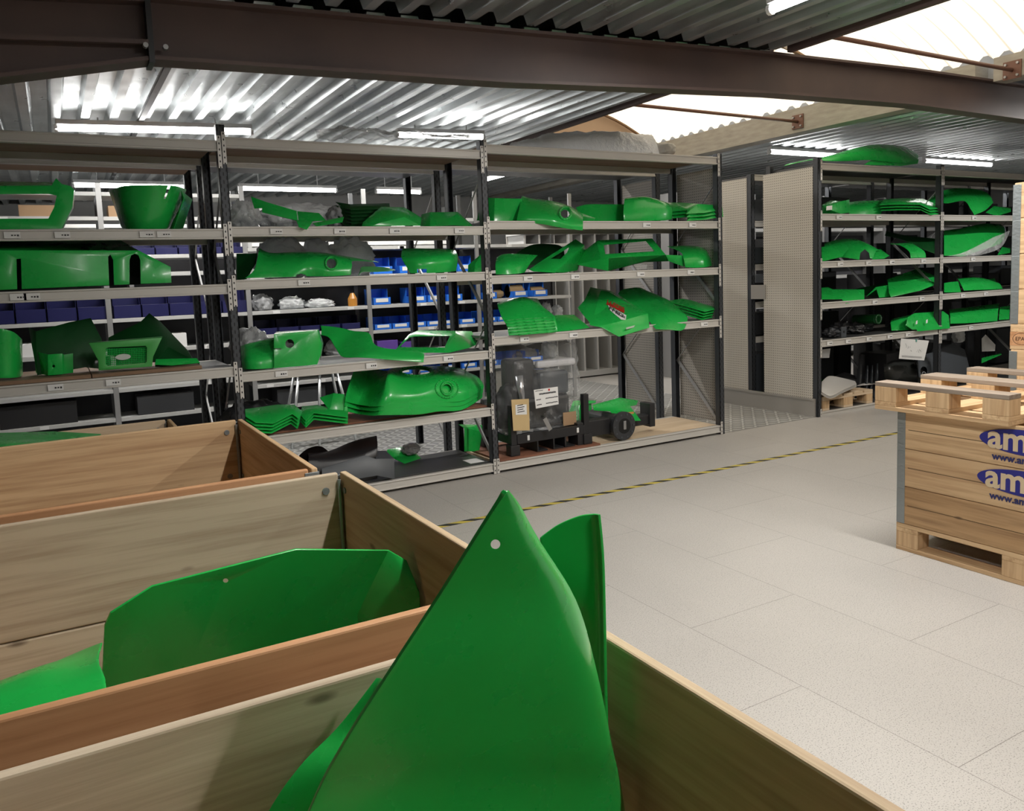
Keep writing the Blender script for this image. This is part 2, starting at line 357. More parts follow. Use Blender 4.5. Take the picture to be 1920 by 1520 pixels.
# corrugated roof decks, ribs running away from the viewer
def deck(name, x0, x1, y0, y1, zf, pitch=.2, dep=.055):
    bm = bmesh.new(); prof = []; x = x0
    while x < x1-1e-4:
        for a, d in ((0, 0), (.3, 0), (.4, 1), (.9, 1)):
            xx = min(x+a*pitch, x1); prof.append((xx, zf(xx)+d*dep))
        x += pitch
    prof.append((x1, zf(x1)))
    rows = [[bm.verts.new((px, yy, pz)) for px, pz in prof] for yy in (y0, y1)]
    for i in range(len(prof)-1):
        if prof[i+1][0]-prof[i][0] > 1e-6: bm.faces.new([rows[0][i], rows[0][i+1], rows[1][i+1], rows[1][i]])
    o = link(name, bm, DECKM); md = o.modifiers.new('s', 'SOLIDIFY'); md.thickness = .002; md.offset = 1
    return structure(o)
XR, XD, XC = .73, 4.72, 7.3     # ridge, deck edge, concrete beam
zr = lambda x: 2.885+.037*(x-XR)
zl = lambda x: 2.885-.06*(XR-x)
YG = 8.8
deck('ceiling', XR, XD, Y0_, 4.12, lambda x: zr(x)+.012)
deck('ceiling_1', XR, XD, 4.28, Y1_, zr)
deck('ceiling_2', X0, XR, Y0_, 4.12, zl)
deck('ceiling_3', X0, XR, 4.28, Y1_, zl)
deck('ceiling_4', XC+.2, X1, 4.36, Y1_, lambda x: 2.985)
deck('ceiling_5', XC+.2, X1, Y0_, 4.1, lambda x: 3.17)
deck('ceiling_6', XD, XC, YG+.05, Y1_, lambda x: 3.04)
structure(B('trim_3', BLK2, None, (XR-.02, XR+.02, Y0_, 4.12, 2.872, 2.888), (XR-.02, XR+.02, 4.28, Y1_, 2.868, 2.884)))
structure(B('trim_4', RUST, None, (XD-.01, XD+.03, Y0_, 4.12, 3.035, 3.12), (XD-.01, XD+.03, 4.28, YG, 3.02, 3.12)))
# outer skin that closes the roof over the decks
structure(B('ceiling_7', WALLM, None, (X0, XD, Y0_, Y1_, 3.36, 3.39), (XC+.2, X1, Y0_, Y1_, 3.36, 3.39), (XD, XC+.2, YG+.05, Y1_, 3.36, 3.39)))
structure(B('wall_parapet', WALLM, None, (XD-.03, XD-.015, Y0_, YG+.05, 3.10, 3.36), (XC+.2, XC+.215, Y0_, YG+.05, 3.1, 3.36)))
# concrete gutter beam (interrupted by the steel rafter)
structure(B('trim_5', CONC, None, (XC, XC+.2, Y0_, 4.12, 3.05, 3.25), origin=(0, 0, 0)))
structure(B('trim_6', CONC, None, (XC, XC+.2, 4.28, Y1_, 2.985, 3.25), origin=(0, 0, 0)))
# barrel vault rooflight
zv = lambda a: 3.09+.19*a+.5*math.sin(math.pi*a)
xv = lambda a: XD+.02+(XC+.06-XD-.02)*a
def vault(y0, y1, name):
    bm = bmesh.new(); ny = int((y1-y0)/.045); na = 16; rows = []
    for j in range(ny+1):
        y = y0+(y1-y0)*j/ny; d = .02*(1 if (j//2) % 2 else -1)
        rows.append([bm.verts.new((xv(i/na), y, zv(i/na)+d)) for i in range(na+1)])
    for j in range(ny):
        for i in range(na): bm.faces.new([rows[j][i], rows[j][i+1], rows[j+1][i+1], rows[j+1][i]])
    return structure(link(name, bm, SKYL, smooth=False))
vault(Y0_, YG, 'window_1')
RIBM = mat('brown_vault_rib', (.28, .17, .09), .7)
for k, yy in enumerate((2.4, 5.6, YG-.05)):
    bm = bmesh.new()
    P = [Vector((xv(a/16), yy, zv(a/16)-.03)) for a in range(17)]
    for p, q in zip(P, P[1:]): flat(bm, p, q, (0, .02, 0), (0, 0, -.02))
    structure(put('trim_%d' % (7+k), RIBM, None, bm))
bm = bmesh.new(); P = [(XD, YG, 2.98), (XC+.06, YG, 2.98)]+[(xv(a/16), YG, zv(a/16)+.02) for a in range(16, -1, -1)]
v = [bm.verts.new(p) for p in P]; bm.faces.new(v); r = bmesh.ops.extrude_face_region(bm, geom=bm.faces[:]); bmesh.ops.translate(bm, vec=(0, .03, 0), verts=[q for q in r['geom'] if isinstance(q, bmesh.types.BMVert)])
structure(put('wall_gable', TANB, None, bm))
# steel rafter with its kink at the ridge
bm = bmesh.new()
def rafter(pts, y=4.2, hw=.07, tf=.018):
    for (xa, ba, ta), (xb, bb, tb) in zip(pts, pts[1:]):

        v = [bm.verts.new(p) for p in ((xa, y-.005, ba), (xb, y-.005, bb), (xb, y-.005, tb), (xa, y-.005, ta), (xa, y+.005, ba), (xb, y+.005, bb), (xb, y+.005, tb), (xa, y+.005, ta))]
        for q in ((0, 1, 2, 3), (7, 6, 5, 4), (0, 4, 5, 1), (2, 6, 7, 3)): bm.faces.new([v[i] for i in q])
        flat(bm, (xa, y, ba), (xb, y, bb), (0, hw, 0), (0, 0, tf)); flat(bm, (xa, y, ta-tf), (xb, y, tb-tf), (0, hw, 0), (0, 0, tf))
rafter([(.5, 2.576, 2.868), (2.42, 2.633, 2.94), (3.5, 2.689, 2.985), (4.6, 2.742, 3.03), (6.2, 2.781, 3.07), (7.96, 2.764, 3.08), (10, 2.73, 3.08), (15, 2.6, 3.08)])
ra = put('rafter', RUST, None, bm); tag(ra, 'long dark brown steel I-beam crossing under the roof deck', 'beam')
bm = bmesh.new(); rafter([(-4.4, 1.6, 2.56), (-.12, 2.44, 2.80), (.48, 2.572, 2.85)]); flat(bm, (-.9, 4.13, 2.54), (.48, 4.13, 2.64), (0, .012, 0), (0, 0, .02))
rb = put('rafter', RUST, None, bm); tag(rb, 'dark haunched steel beam sloping down left of the roof ridge', 'beam')
bm = bmesh.new(); flat(bm, (.49, 4.12, 2.56), (.49, 4.28, 2.56), (.012, 0, 0), (0, 0, .32)); sp_ = put('splice_plate', BLACK, ra, bm)
for dx in (-.035, .05): bm = bmesh.new(); bar(bm, (.5+dx, 4.1, 2.63), (.5+dx, 4.13, 2.63), .012); put('bolt', BRACE, ra, bm)
# tie rods of the rooflight
for p, q, lab in (((1165, 207), (1495, 228), 'thin brown tie rod under the far part of the rooflight'), ((1530, 80), (1897, 131), 'brown tie rod under the near part of the rooflight, above the steel beam')):
    d = CR*((q[0]-PX)/FPX)-CU*((q[1]-PY)/FPX)+_f; e = d*((XC-.015)/d.x)+Vector((0, 0, H))
    t_ = empty('tie_rod', e, lab, 'rod')
    bm = bmesh.new(); bar(bm, (XD+.03, e.y, e.z+.02), e, .017, 10); put('rod', RODM, t_, bm, smooth=True)
    B('end_plate', RODM, t_, (XC-.014, XC-.002, e.y-.075, e.y+.075, e.z-.075, e.z+.075))
    for a in (-.05, .05):
        for b_ in (-.05, .05): bm = bmesh.new(); bar(bm, (XC-.03, e.y+a, e.z+b_), (XC-.012, e.y+a, e.z+b_), .011); put('bolt', BRACE, t_, bm)
# ------------------------------------------------------------------ tube lights
def tube(label, p, q, power, group=None, r=.024):
    p, q = Vector(p), Vector(q); c = (p+q)/2; d = (q-p).normalized(); sd = Vector((-d.y, d.x, 0)); ln = (q-p).length
    t_ = empty('tube_light', c, label, 'light', group)
    bm = bmesh.new(); flat(bm, p+Vector((0, 0, .025)), q+Vector((0, 0, .025)), sd*.035, (0, 0, .035)); put('housing', WENAM, t_, bm)
    bm = bmesh.new(); bar(bm, p, q, r, 12); put('tube', TUBEM, t_, bm, smooth=True)
    for e in (p.lerp(q, .2), p.lerp(q, .8)):
        zt = zl(e.x) if e.x < XR else zr(e.x) if e.x < XD else 3.04 if e.x < XC else 2.985 if e.y > 4.2 else 3.17
        bm = bmesh.new(); bar(bm, e+Vector((0, 0, .055)), (e.x, e.y, zt+.02), .006, 6); put('hanger', WENAM, t_, bm)
    for e in (p, q):
        bm = bmesh.new(); bar(bm, e-d*.012, e+d*.012, r+.006, 10); put('end_cap', WENAM, t_, bm)
    la = bpy.data.lights.new('tube_lamp', 'AREA'); la.shape = 'RECTANGLE'; la.size = ln; la.size_y = .06; la.energy = power*LAMP; la.color = (1, .965, .91); la.spread = math.pi
    lo = bpy.data.objects.new('tube_lamp', la); C.objects.link(lo); lo.parent = t_; lo.location = (0, 0, -r-.01); lo.rotation_euler = (0, 0, math.atan2(d.y, d.x))
    return t_
tube('lit tube above the aisle behind the left racks', (.127, 7.2, 2.79), (1.6, 7.2, 2.84), 42)
tube('lit tube above the aisle behind the middle rack, half hidden by plastic sheet', (2.94, 7.2, 2.887), (3.86, 7.2, 2.915), 32)
tube('lit tube beneath the right roof, left of the green panels on the rack top', (7.75, 7.06, 2.92), (9.05, 7.06, 2.92), 30)
tube('lit tube beneath the right roof near the right edge', (10.85, 7.06, 2.93), (12.5, 7.06, 2.93), 30)
tube('lit tube on the front roof deck beside the rooflight', (3.53, 3.2, 2.905), (3.53, 1.95, 2.905), 56)
tube('unseen tube light added to brighten the front of the right racks', (8.5, 3.5, 2.98), (9.9, 3.5, 2.98), 46)  # extra lamp out of view, added to lift the right racks
tube('tube light further along the front roof deck', (3.53, .6, 2.905), (3.53, -.65, 2.905), 12)
tube('tube light over the open boxes, behind the viewpoint', (1.32, -.5, 2.82), (1.32, -1.75, 2.82), 29)
tube('tube light over the open boxes, nearer the rack', (1.32, 2.15, 2.82), (1.32, .9, 2.82), 34)
for xa, xb, lab in ((.3, 1.5, 'left'), (2.1, 3.35, 'middle'), (3.9, 4.55, 'right')):
    tube('%s tube of the row far behind the small-parts shelving' % lab, (xa, 10.4, 2.74), (xb, 10.4, 2.74), 22)
tube('tube light over the far end of the right aisle', (5.55, 9.2, 2.93), (5.55, 10.4, 2.93), 30)
for px, py, d_ in ((405, 204, 'left'), (932, 226, 'right')):
    e = at(px, py, 7.3)
    h = empty('ceiling_bracket', e, '%s small dark bracket hanging from the roof deck' % d_, 'bracket'); B('plate', BLACK, h, (e.x-.045, e.x+.045, e.y-.03, e.y+.03, e.z-.05, e.z+.02)); bm = bmesh.new(); bar(bm, (e.x, e.y, e.z+.02), (e.x, e.y-.02, zr(e.x)+.03), .012); put('hanger', BLACK, h, bm)
for px, py, d_ in ((1612, 262, 'left'), (1836, 283, 'right')):
    e = at(px, py, 6.9)
    h = empty('ceiling_bracket', e, '%s small dark bracket under the right roof' % d_, 'bracket'); B('plate', BLACK, h, (e.x-.05, e.x+.05, e.y-.03, e.y+.03, e.z-.03, e.z+.03)); bm = bmesh.new(); bar(bm, (e.x, e.y, e.z+.02), (e.x, e.y, 3.0), .012); put('hanger', BLACK, h, bm)
# hazard tape on the floor
o = B('floor_tape', TAPE, None, (1.3, 3.72, 4.365, 4.415, .0006, .0016), (3.72, 11, 4.365, 4.415, .0006, .0016), origin=(0, 4.39, 0)); tag(o, 'yellow and black hazard tape stuck along the floor', 'tape')

# ------------------------------------------------------------------ racks
def rack(label, xs, y0, y1, levels, top, zup, decks=None, cards=None, upm=UPR, beamh=.065, rear=True, braces=True, conn=True):
    """levels[bay] = list of shelf heights (top of beam)"""
    R = empty('shelving_rack', (xs[0], y0, 0), label, 'rack'); w = .052
    for x in xs:
        for yy, nm in ((y0, 'upright'), (y1, 'upright')):
            s_ = 1 if yy == y0 else -1
            B(nm, upm, R, (x-w/2, x+w/2, min(yy, yy+s_*.004), max(yy, yy+s_*.004), 0, zup), (x-w/2, x-w/2+.004, min(yy, yy+s_*.06), max(yy, yy+s_*.06), 0, zup), (x+w/2-.004, x+w/2, min(yy, yy+s_*.06), max(yy, yy+s_*.06), 0, zup), origin=(x, yy, 0))
        if braces:
            z = .1; k = 0
            while z < zup-.5:
                a, b_ = (y0+.05, y1-.05) if k % 2 == 0 else (y1-.05, y0+.05)
                bm = bmesh.new(); flat(bm, (x+.004, a, z), (x+.004, b_, z+.55), (0, .012, -.008), (.012, 0, 0)); put('frame_brace', BRACE, R, bm)
                z += .55; k += 1
    for bi, (xa, xb) in enumerate(zip(xs, xs[1:])):
        for li, z in enumerate(levels[bi]):
            a, b_ = xa+w/2, xb-w/2
            bh = beamh
            bb = B('beam', BEAMM, R, (a, b_, y0+.004, y0+.04, z-bh, z), (a, b_, y0-.003, y0+.004, z-bh, z-bh+.012), (a, b_, y0-.003, y0+.004, z-.012, z), bevel=.003)
            if conn:
                for cx, s_ in ((xa, 1), (xb, -1)):
                    x0_, x1_ = sorted((cx+s_*.003, cx+s_*.026))
                    hi = z+.03 if z > .15 else z+.035; lo = max(z-.17, .003)
                    B('beam_connector', CONN, bb, (x0_, x1_, y0-.008, y0-.004, lo, hi), origin=((x0_+x1_)/2, y0-.008, z))
            if rear: B('beam', BEAMM, R, (a, b_, y1-.04, y1-.004, z-bh, z), bevel=.003)
            dm = (decks or {}).get((bi, li), DSTEEL)
            B('shelf_panel', dm, R, (a, b_, y0+.041, y1-.041, z-.02, z-.001))
            for cxx in (cards or {}).get((bi, li), ()):
                c = B('label_card', WHITE, bb, (cxx-.04, cxx+.04, y0-.006, y0-.0035, z-bh+.014, z-.014))
                for q in range(3):
                    hh = random.uniform(.004, .008); xx = cxx-.005+q*.014
                    B('print', INK, c, (xx, xx+.009, y0-.0075, y0-.0062, z-bh/2-hh, z-bh/2+hh*.4))
    return R
MX = [-.87, .995, 2.86, 5.235]; ZL = [1.883, 1.535, 1.003]; ZM = [1.897, 1.558, .962, .522]; ZR = [1.937, 1.527, 1.06]
def cx_(*pix): return [at(p, y, YF).x for p, y in pix]
cards = {(0, 1): cx_((23, 441), (117, 438), (275, 436), (307, 434)), (0, 2): cx_((34, 556), (60, 555)), (0, 3): cx_((105, 732), (213, 722)),
         (1, 1): cx_((518, 432), (637, 431), (740, 430), (861, 428)), (1, 2): cx_((570, 531), (828, 521)), (1, 3): cx_((527, 692), (696, 678), (840, 663)),
         (2, 1): cx_((1212, 424), (1298, 421)), (2, 2): cx_((990, 528), (1078, 522), (1201, 515), (1295, 508)), (2, 3): cx_((983, 636), (1075, 630), (1320, 603))}
levs = [[2.43]+ZL, [2.455]+ZM+[.085], [2.50]+ZR+[.085]]
rk = rack('long shelving rack full of green panels facing the floor aisle, left and middle', MX, YF, 6.0, levs, 2.5, 2.53,
     {(0, 0): CHIP, (1, 0): CHIP, (2, 0): CHIP, (2, 4): PLY, (1, 4): RBR}, cards)
B('perforated_back', PEG, rk, (5.268, 5.272, 5.40, 5.94, .1, 2.42), origin=(5.27, 5.4, 0))
rk2 = rack('rack standing back to back behind the long green-panel rack', MX, 6.18, 6.86, [[2.43], [2.455], [2.5]], 2.5, 2.5, {(0, 0): CHIP, (1, 0): DSTEEL, (2, 0): DSTEEL}, rear=False, conn=False)
B('perforated_back', PEG, rk2, (5.268, 5.272, 6.24, 6.80, .1, 2.42), origin=(5.27, 6.2, 0))
RX = [6.555, 8.535, 10.5, 12.5]; ZQ = [2.012, 1.548, 1.143, .765]
cards = {(0, 1): cx_((1573, 406), (1647, 406)), (0, 2): cx_((1575, 494), (1628, 492), (1672, 489), (1731, 486)), (0, 3): cx_((1640, 567), (1728, 559)),
         (0, 4): cx_((1555, 643), (1590, 638), (1629, 633), (1668, 628), (1702, 625)), (1, 1): cx_((1826, 404),), (1, 2): cx_((1824, 482),), (1, 3): cx_((1805, 552), (1848, 548)), (1, 4): cx_((1820, 611),)}
rk3 = rack('right shelving rack with perforated end panel and green panels', RX, YF, 6.0, [[2.50]+ZQ+[.045]]*3, 2.5, 2.55, {}, cards)
B('end_panel', PEGL, rk3, (6.524, 6.528, 5.40, 6.03, .12, 2.47), origin=(6.526, 5.4, 0))
B('kick_plate', STEEL, rk3, (6.505, 6.522, 5.36, 7.0, .003, .165), (6.497, 6.522, 5.36, 7.0, .165, .185), origin=(6.51, 5.4, 0))
rk4 = rack('rack standing back to back behind the right shelving rack', RX, 6.2, 6.86, [[2.50]+ZQ+[.045]]*3, 2.5, 2.5, {}, rear=False, conn=False)
B('end_panel', PEGL, rk4, (6.524, 6.528, 6.26, 6.88, .12, 2.47), origin=(6.526, 6.2, 0))
B('joining_plate', STEEL, rk3, (6.515, 6.523, 6.0, 6.2, 1.18, 1.33))
# wooden boards lying on the left shelf and the lower shelf
o = B('shelf_board', CHIP, None, (-.55, .155, 5.355, 5.95, ZL[2]+.002, ZL[2]+.024), bevel=.002); tag(o, 'brown wooden board on the lowest left shelf, left one of two', 'board')
o = B('shelf_board', CHIP, None, (.16, .78, 5.355, 5.9, ZL[2]+.002, ZL[2]+.024), bevel=.002); tag(o, 'brown wooden board under the green grille panel', 'board')
o = B('shelf_board', RBR, None, (1.05, 2.83, 5.39, 5.95, ZM[3]+.002, ZM[3]+.012)); tag(o, 'red-brown board on the low middle shelf under the nested hoods', 'board')
o = B('floor_board', RBR, None, (2.9, 3.86, 5.35, 5.95, .087, .101)); tag(o, 'red-brown board under the wrapped engine on the rack floor', 'board')
# ------------------------------------------------------------------ pallet boxes
def pallet(label, x0, x1, y0, y1, z0, flip=False, wy=WY, wx=WX, wb=WZ, sk=None, group=None, nb=3, stamp=False):
    """skids run along y, deck boards cross them on three stringers"""
    P = empty('pallet', ((x0+x1)/2, (y0+y1)/2, z0), label, 'pallet', group)
    zz = (lambda a, b: (z0+a, z0+b)) if not flip else (lambda a, b: (z0+.144-b, z0+.144-a))
    for k, xc in enumerate((x0+.05, (x0+x1)/2, x1-.05)):
        hw = .05 if k != 1 else .0725
        B('skid', sk or wy, P, (xc-hw, xc+hw, y0, y1, *zz(0, .022)), bevel=.002)
        for yc in [y0+.06+(y1-y0-.12)*i/(nb-1) for i in range(nb)]:
            bl = B('block', wb, P, (xc-hw, xc+hw, yc-.06, yc+.06, *zz(.022, .1)), bevel=.003)
    for yc in [y0+.06+(y1-y0-.12)*i/(nb-1) for i in range(nb)]:
        B('stringer', wx, P, (x0, x1, yc-.06, yc+.06, *zz(.1, .122)), bevel=.002)
    n = 5 if x1-x0 > .7 else 4; bw = (x1-x0-.025*(n-1))/n
    for i in range(n):
        a = x0+i*(bw+.025); B('deck_board', wy, P, (a, a+bw, y0, y1, *zz(.122, .144)), bevel=.002)
    return P
def collars(label, x0, x1, y0, y1, z0, hs, t=.02, low=None, mx=(WX, WX), my=(WY, WY), hinges=True, group=None, open_=None):
    """stack of hinged collars; mx: material of the (near, far) boards, my: (left, right)"""
    P = empty('pallet_box', ((x0+x1)/2, (y0+y1)/2, z0), label, 'wooden box', group)
    z = z0
    mx0, my0 = mx, my
    for k, h in enumerate(hs):
        mx, my = (low if low and k == 0 else (mx0, my0))
        a, b = z+.0015, z+h-.0015
        B('side_board', mx[0], P, (x0+.03, x1-.03, y0, y0+t, a, b), bevel=.004); B('side_board', mx[1], P, (x0+.03, x1-.03, y1-t, y1, a, b), bevel=.004)
        B('side_board', my[0], P, (x0, x0+t, y0+.004, y1-.004, a, b), bevel=.004); B('side_board', my[1], P, (x1-t, x1, y0+.004, y1-.004, a, b), bevel=.004)
        if hinges:
            for sx, xe in ((-1, x0), (1, x1)):
                for sy, ye in ((-1, y0), (1, y1)):
                    xo, yo = xe+sx*.003, ye+sy*.003
                    bx = [tuple(sorted((xo, xe-sx*.042)))+tuple(sorted((yo, ye)))+(z+.002 if k == 0 else z-.012, z+h-.012), tuple(sorted((xo, xe)))+tuple(sorted((yo, ye-sy*.042)))+(z+.002 if k == 0 else z-.012, z+h-.012)]
                    hg = B('corner_hinge', HINGE, P, *bx, bevel=.0015)
                    bm = bmesh.new(); bar(bm, (xe-sx*.03, ye-sy*(t+.008), z+.02), (xe-sx*.03, ye-sy*(t+.008), z+h-.02), .006, 8); put('hinge_pin', HINGE, hg, bm)
                    for zb in (z+.06, z+h-.05):
                        for q in (0, 1):
                            bm = bmesh.new()
                            if q: c = Vector((xe-sx*.07, ye-sy*t, zb)); bar(bm, c, c-Vector((0, sy*.004, 0)), .011, 12)
                            else: c = Vector((xe-sx*t, ye-sy*.05, zb)); bar(bm, c, c-Vector((sx*.004, 0, 0)), .009, 12)
                            put('bolt', HINGE, hg, bm)
        z += h
    return P
H4 = (.2, .3, .3)
# row of four open boxes at the left
for lab, x0, x1, y0, y1, z0, hs, mx, my in (
    ('nearest open wooden box with the pointed green fender standing in it', -.50, .715, -.06, 1.09, .144, H4, (WX, GX), (GY, GY)),
    ('open wooden box with a wide green panel inside, behind the nearest box', -.50, .722, 1.222, 2.315, .144, H4, (OX, GX), (WY, GY)),
    ('empty-looking open wooden box, second from the rack', -.55, .662, 2.40, 3.545, .144, H4, (OX, WX), (WY, WY)),
    ('open wooden box closest to the rack, with a flat green panel inside', -.62, .50, 3.62, 4.68, .144, (.2, .266, .2), (WX, PLY), (WY, WY))):
    pallet('pallet under the '+lab.replace('open wooden box', 'open box').replace('nearest open', 'nearest'), x0, x1, y0, y1, 0)
    collars(lab, x0, x1, y0, y1, z0, hs, mx=mx, my=my)
# printed crate at the right
cx0, cx1, cy0, cy1 = 3.76, 4.56, 1.37, 2.575
pallet('wooden pallet under the crate with blue oval logos', cx0, cx1, cy0, cy1, 0)
cr_ = collars('wooden crate with blue oval logos under an upturned pallet', cx0+.003, cx1-.003, cy0+.003, cy1-.003, .144, (.2, .2, .2), mx=(WX, WX), my=(WY, WY), low=((BX, BX), (BY, BY)))
for z in (.245, .445, .645):
    B('board_joint', mat('dark_joint', (.1, .06, .03), .9), cr_, (cx0+.0022, cx0+.004, cy0+.01, cy1-.06, z-.0015, z+.0015))
def text(name, body, parent, m, loc, size, xdir, zdir, bold=0., ext=.0008):
    cu = bpy.data.curves.new('t', 'FONT'); cu.body = body; cu.size = size; cu.offset = bold; cu.extrude = ext; cu.align_x = 'CENTER'; cu.align_y = 'CENTER'; cu.resolution_u = 3
    tmp = bpy.data.objects.new('t', cu); C.objects.link(tmp); dg = bpy.context.evaluated_depsgraph_get(); dg.update()
    me = bpy.data.meshes.new_from_object(tmp.evaluated_get(dg)); bpy.data.objects.remove(tmp); bpy.data.curves.remove(cu)
    o = bpy.data.objects.new(name, me); C.objects.link(o); me.materials.clear(); me.materials.append(m)
    xd, zd = Vector(xdir).normalized(), Vector(zdir).normalized(); nd = xd.cross(zd)
    o.rotation_euler = Matrix((xd, zd, nd)).transposed().to_euler(); o.parent = parent; o.location = Vector(loc)-world(parent)
    return o
def ellipse(bm, c, ax, az, a, b, nrm, n=48, t=.0008):
    c, ax, az, nrm = map(Vector, (c, ax, az, nrm))
    top = [bm.verts.new(c+ax*a*math.cos(2*math.pi*i/n)+az*b*math.sin(2*math.pi*i/n)+nrm*t) for i in range(n)]; bm.faces.new(top)
for zc, yl in ((.668, 2.148), (.478, 2.155)):
    bm = bmesh.new(); ellipse(bm, (cx0, yl-.235, zc), (0, -1, 0), (0, 0, 1), .235, .060, (-1, 0, 0), t=.0012); o = put('logo_oval', LOGO, cr_, bm, (cx0, yl-.235, zc))
    text('logo_lettering', 'ama', o, CREAM, (cx0-.0016, yl-.165, zc+.006), .155, (0, -1, 0), (0, 0, 1), .004)
    text('web_lettering', 'www.ama', cr_, LINK_, (cx0-.0016, yl-.155, zc-.083), .047, (0, -1, 0), (0, 0, 1), .0012)
pl = pallet('pallet lying upside down on the crate with blue oval logos', 3.70, 4.62, 1.985, 2.665, .745, True, sk=SX)
# stacked crates at the right edge
sx0, sx1, sy0, sy1 = 4.765, 5.565, 1.36, 2.56
pallet('pallet on the floor under the tall crate stack at the right edge', sx0, sx1, sy0, sy1, 0)
collars('lower crate of the tall stack at the right edge, behind the logo crate', sx0, sx1, sy0, sy1, .144, (.21, .21, .21, .21), mx=(WX, WX), my=(WY, WY))
pm = pallet('middle pallet of the tall stack, stamped in an oval', sx0, sx1, sy0, sy1, .984, wb=OX)
collars('upper crate of the tall stack, pale new boards', sx0, sx1, sy0, sy1, 1.128, (.2, .2, .2, .2), mx=(WX, WX), my=(WY, WY))
bm = bmesh.new(); n_ = 40
for i in range(n_):
    a0, a1 = 2*math.pi*i/n_, 2*math.pi*(i+1)/n_
    q = [bm.verts.new((sx0-.0012, sy1-.062-r*.048*math.cos(a), 1.045+r*.034*math.sin(a))) for r, a in ((1, a0), (1, a1), (.92, a1), (.92, a0))]; bm.faces.new(q)
o = put('stamp_oval', mat('branded_mark', (.12, .06, .03), .8), pm, bm, (sx0, sy1-.062, 1.045))
text('stamp_lettering', 'EPAL', o, o.data.materials[0], (sx0-.0012, sy1-.062, 1.045), .03, (0, -1, 0), (0, 0, 1), .0003)
B('block', OX, pm, (sx0-.0006, sx0+.03, sy1-.122, sy1, 1.006, 1.084))

# ------------------------------------------------------------------ green sheets in the boxes (pixel, depth)
def P0(*pts): return [(x, y, d) for x, y, d in pts]
# pointed fender
L('fender', 'tall pointed green fender with one white-ringed hole, standing in the nearest box', 0,
  [[(943, 925, 0.680), (945, 922, 0.680), (947.5, 920, 0.680), (949.5, 921, 0.682), (952, 925, 0.687)],
   [(930, 945, 0.687), (940, 943, 0.687), (955, 942, 0.688), (965, 944, 0.693), (972, 950, 0.707)],
   [(893, 1003, 0.705), (925, 1000, 0.705), (960, 1000, 0.706), (988, 1003, 0.712), (1004, 1008, 0.735)],
   [(820, 1120, 0.740), (890, 1115, 0.740), (980, 1115, 0.742), (1052, 1120, 0.750), (1077, 1127, 0.785)],
   [(735, 1250, 0.765), (840, 1240, 0.765), (980, 1240, 0.767), (1092, 1245, 0.775), (1114, 1252, 0.820)],
   [(640, 1400, 0.800), (790, 1390, 0.800), (970, 1390, 0.802), (1122, 1395, 0.810), (1145, 1400, 0.860)],
   [(575, 1530, 0.830), (740, 1530, 0.830), (960, 1530, 0.832), (1144, 1530, 0.842), (1170, 1530, 0.895)],
   [(430, 1900, 0.835), (650, 1900, 0.835), (930, 1900, 0.837), (1180, 1900, 0.847), (1212, 1900, 0.905)]],
  GREEN, nu=24, nv=40, t=.005, cuts=[('', .55, 1.05, [(929+9*math.cos(k*.4189), 1020+9*math.sin(k*.4189)) for k in range(15)])], Y0=0, cat='fender', bevel=.0015)
L('fender', 'curved green fender tip rising behind the pointed fender', 0,
  [[(1012, 1008, .99), (1045, 984, .975), (1085, 967, .955), (1112, 963, .94), (1124, 964, .925)],
   [(1022, 1060, .99), (1050, 1050, .975), (1090, 1045, .955), (1118, 1042, .94), (1131, 1042, .922)],
   [(1060, 1160, .985), (1080, 1160, .97), (1105, 1160, .95), (1125, 1160, .935), (1134, 1160, .915)],
   [(1080, 1280, .97), (1095, 1280, .96), (1112, 1280, .94), (1128, 1280, .925), (1136, 1280, .905)],
   [(1090, 1500, .95), (1105, 1500, .94), (1122, 1500, .92), (1135, 1500, .905), (1142, 1500, .885)]],
  GREEN, t=.005, Y0=0, cat='fender', nv=24)
L('fender', 'third green fender half hidden left of the pointed fender', 0,
  [[(708, 1272, 1.0), (716, 1272, .99), (722, 1275, .975)],
   [(630, 1368, 1.0), (665, 1368, .985), (690, 1372, .96)],
   [(560, 1440, .985), (620, 1440, .965), (660, 1445, .945)],
   [(495, 1535, .975), (580, 1535, .955), (640, 1540, .935)],
   [(380, 1760, .96), (500, 1760, .94), (580, 1760, .92)]], GREEN, t=.005, Y0=0, cat='fender', nv=20)
# wide panel in the second box
G('body_panel', 'wide folded green panel lying in the box behind the nearest one', 0,
  [(190, 1300, 1.80), (196, 1172, 1.74), (207, 1148, 1.73), (285, 1098, 1.73), (555, 1029, 1.75), (728, 1031, 1.77), (762, 1050, 1.74), (786, 1110, 1.70), (790, 1180, 1.68),
   (292, 1290, 1.84), (560, 1170, 1.85), (670, 1150, 1.88), (676, 1200, 1.90), (365, 1225, 1.82), (560, 1420, 1.96), (190, 1420, 1.90)],
  [(0, 1, 2, 3), (0, 3, 13, 9), (3, 4, 10, 13), (4, 5, 11, 10), (5, 6, 7, 8), (5, 8, 12, 11), (9, 13, 10, 14), (10, 11, 12, 14), (15, 0, 9, 14)],
  GREEN, t=.005, cuts=[('', 1.4, 2.2, [(423+5*math.cos(k*.63), 1088+4*math.sin(k*.63)) for k in range(10)])], Y0=0, bevel=.002)
L('cover', 'rounded green cover lying at the left in the box behind the nearest one', 0,
  [[(-80, 1330, 1.75), (60, 1262, 1.75), (150, 1222, 1.73), (192, 1205, 1.68)],
   [(-80, 1310, 1.58), (60, 1260, 1.60), (140, 1245, 1.60), (185, 1240, 1.56)],
   [(-80, 1400, 1.45), (40, 1350, 1.45), (130, 1315, 1.45), (200, 1290, 1.45)],
   [(-80, 1560, 1.36), (40, 1530, 1.36), (130, 1500, 1.36), (200, 1460, 1.36)]], GREEN2, t=.004, Y0=0, cat='cover')
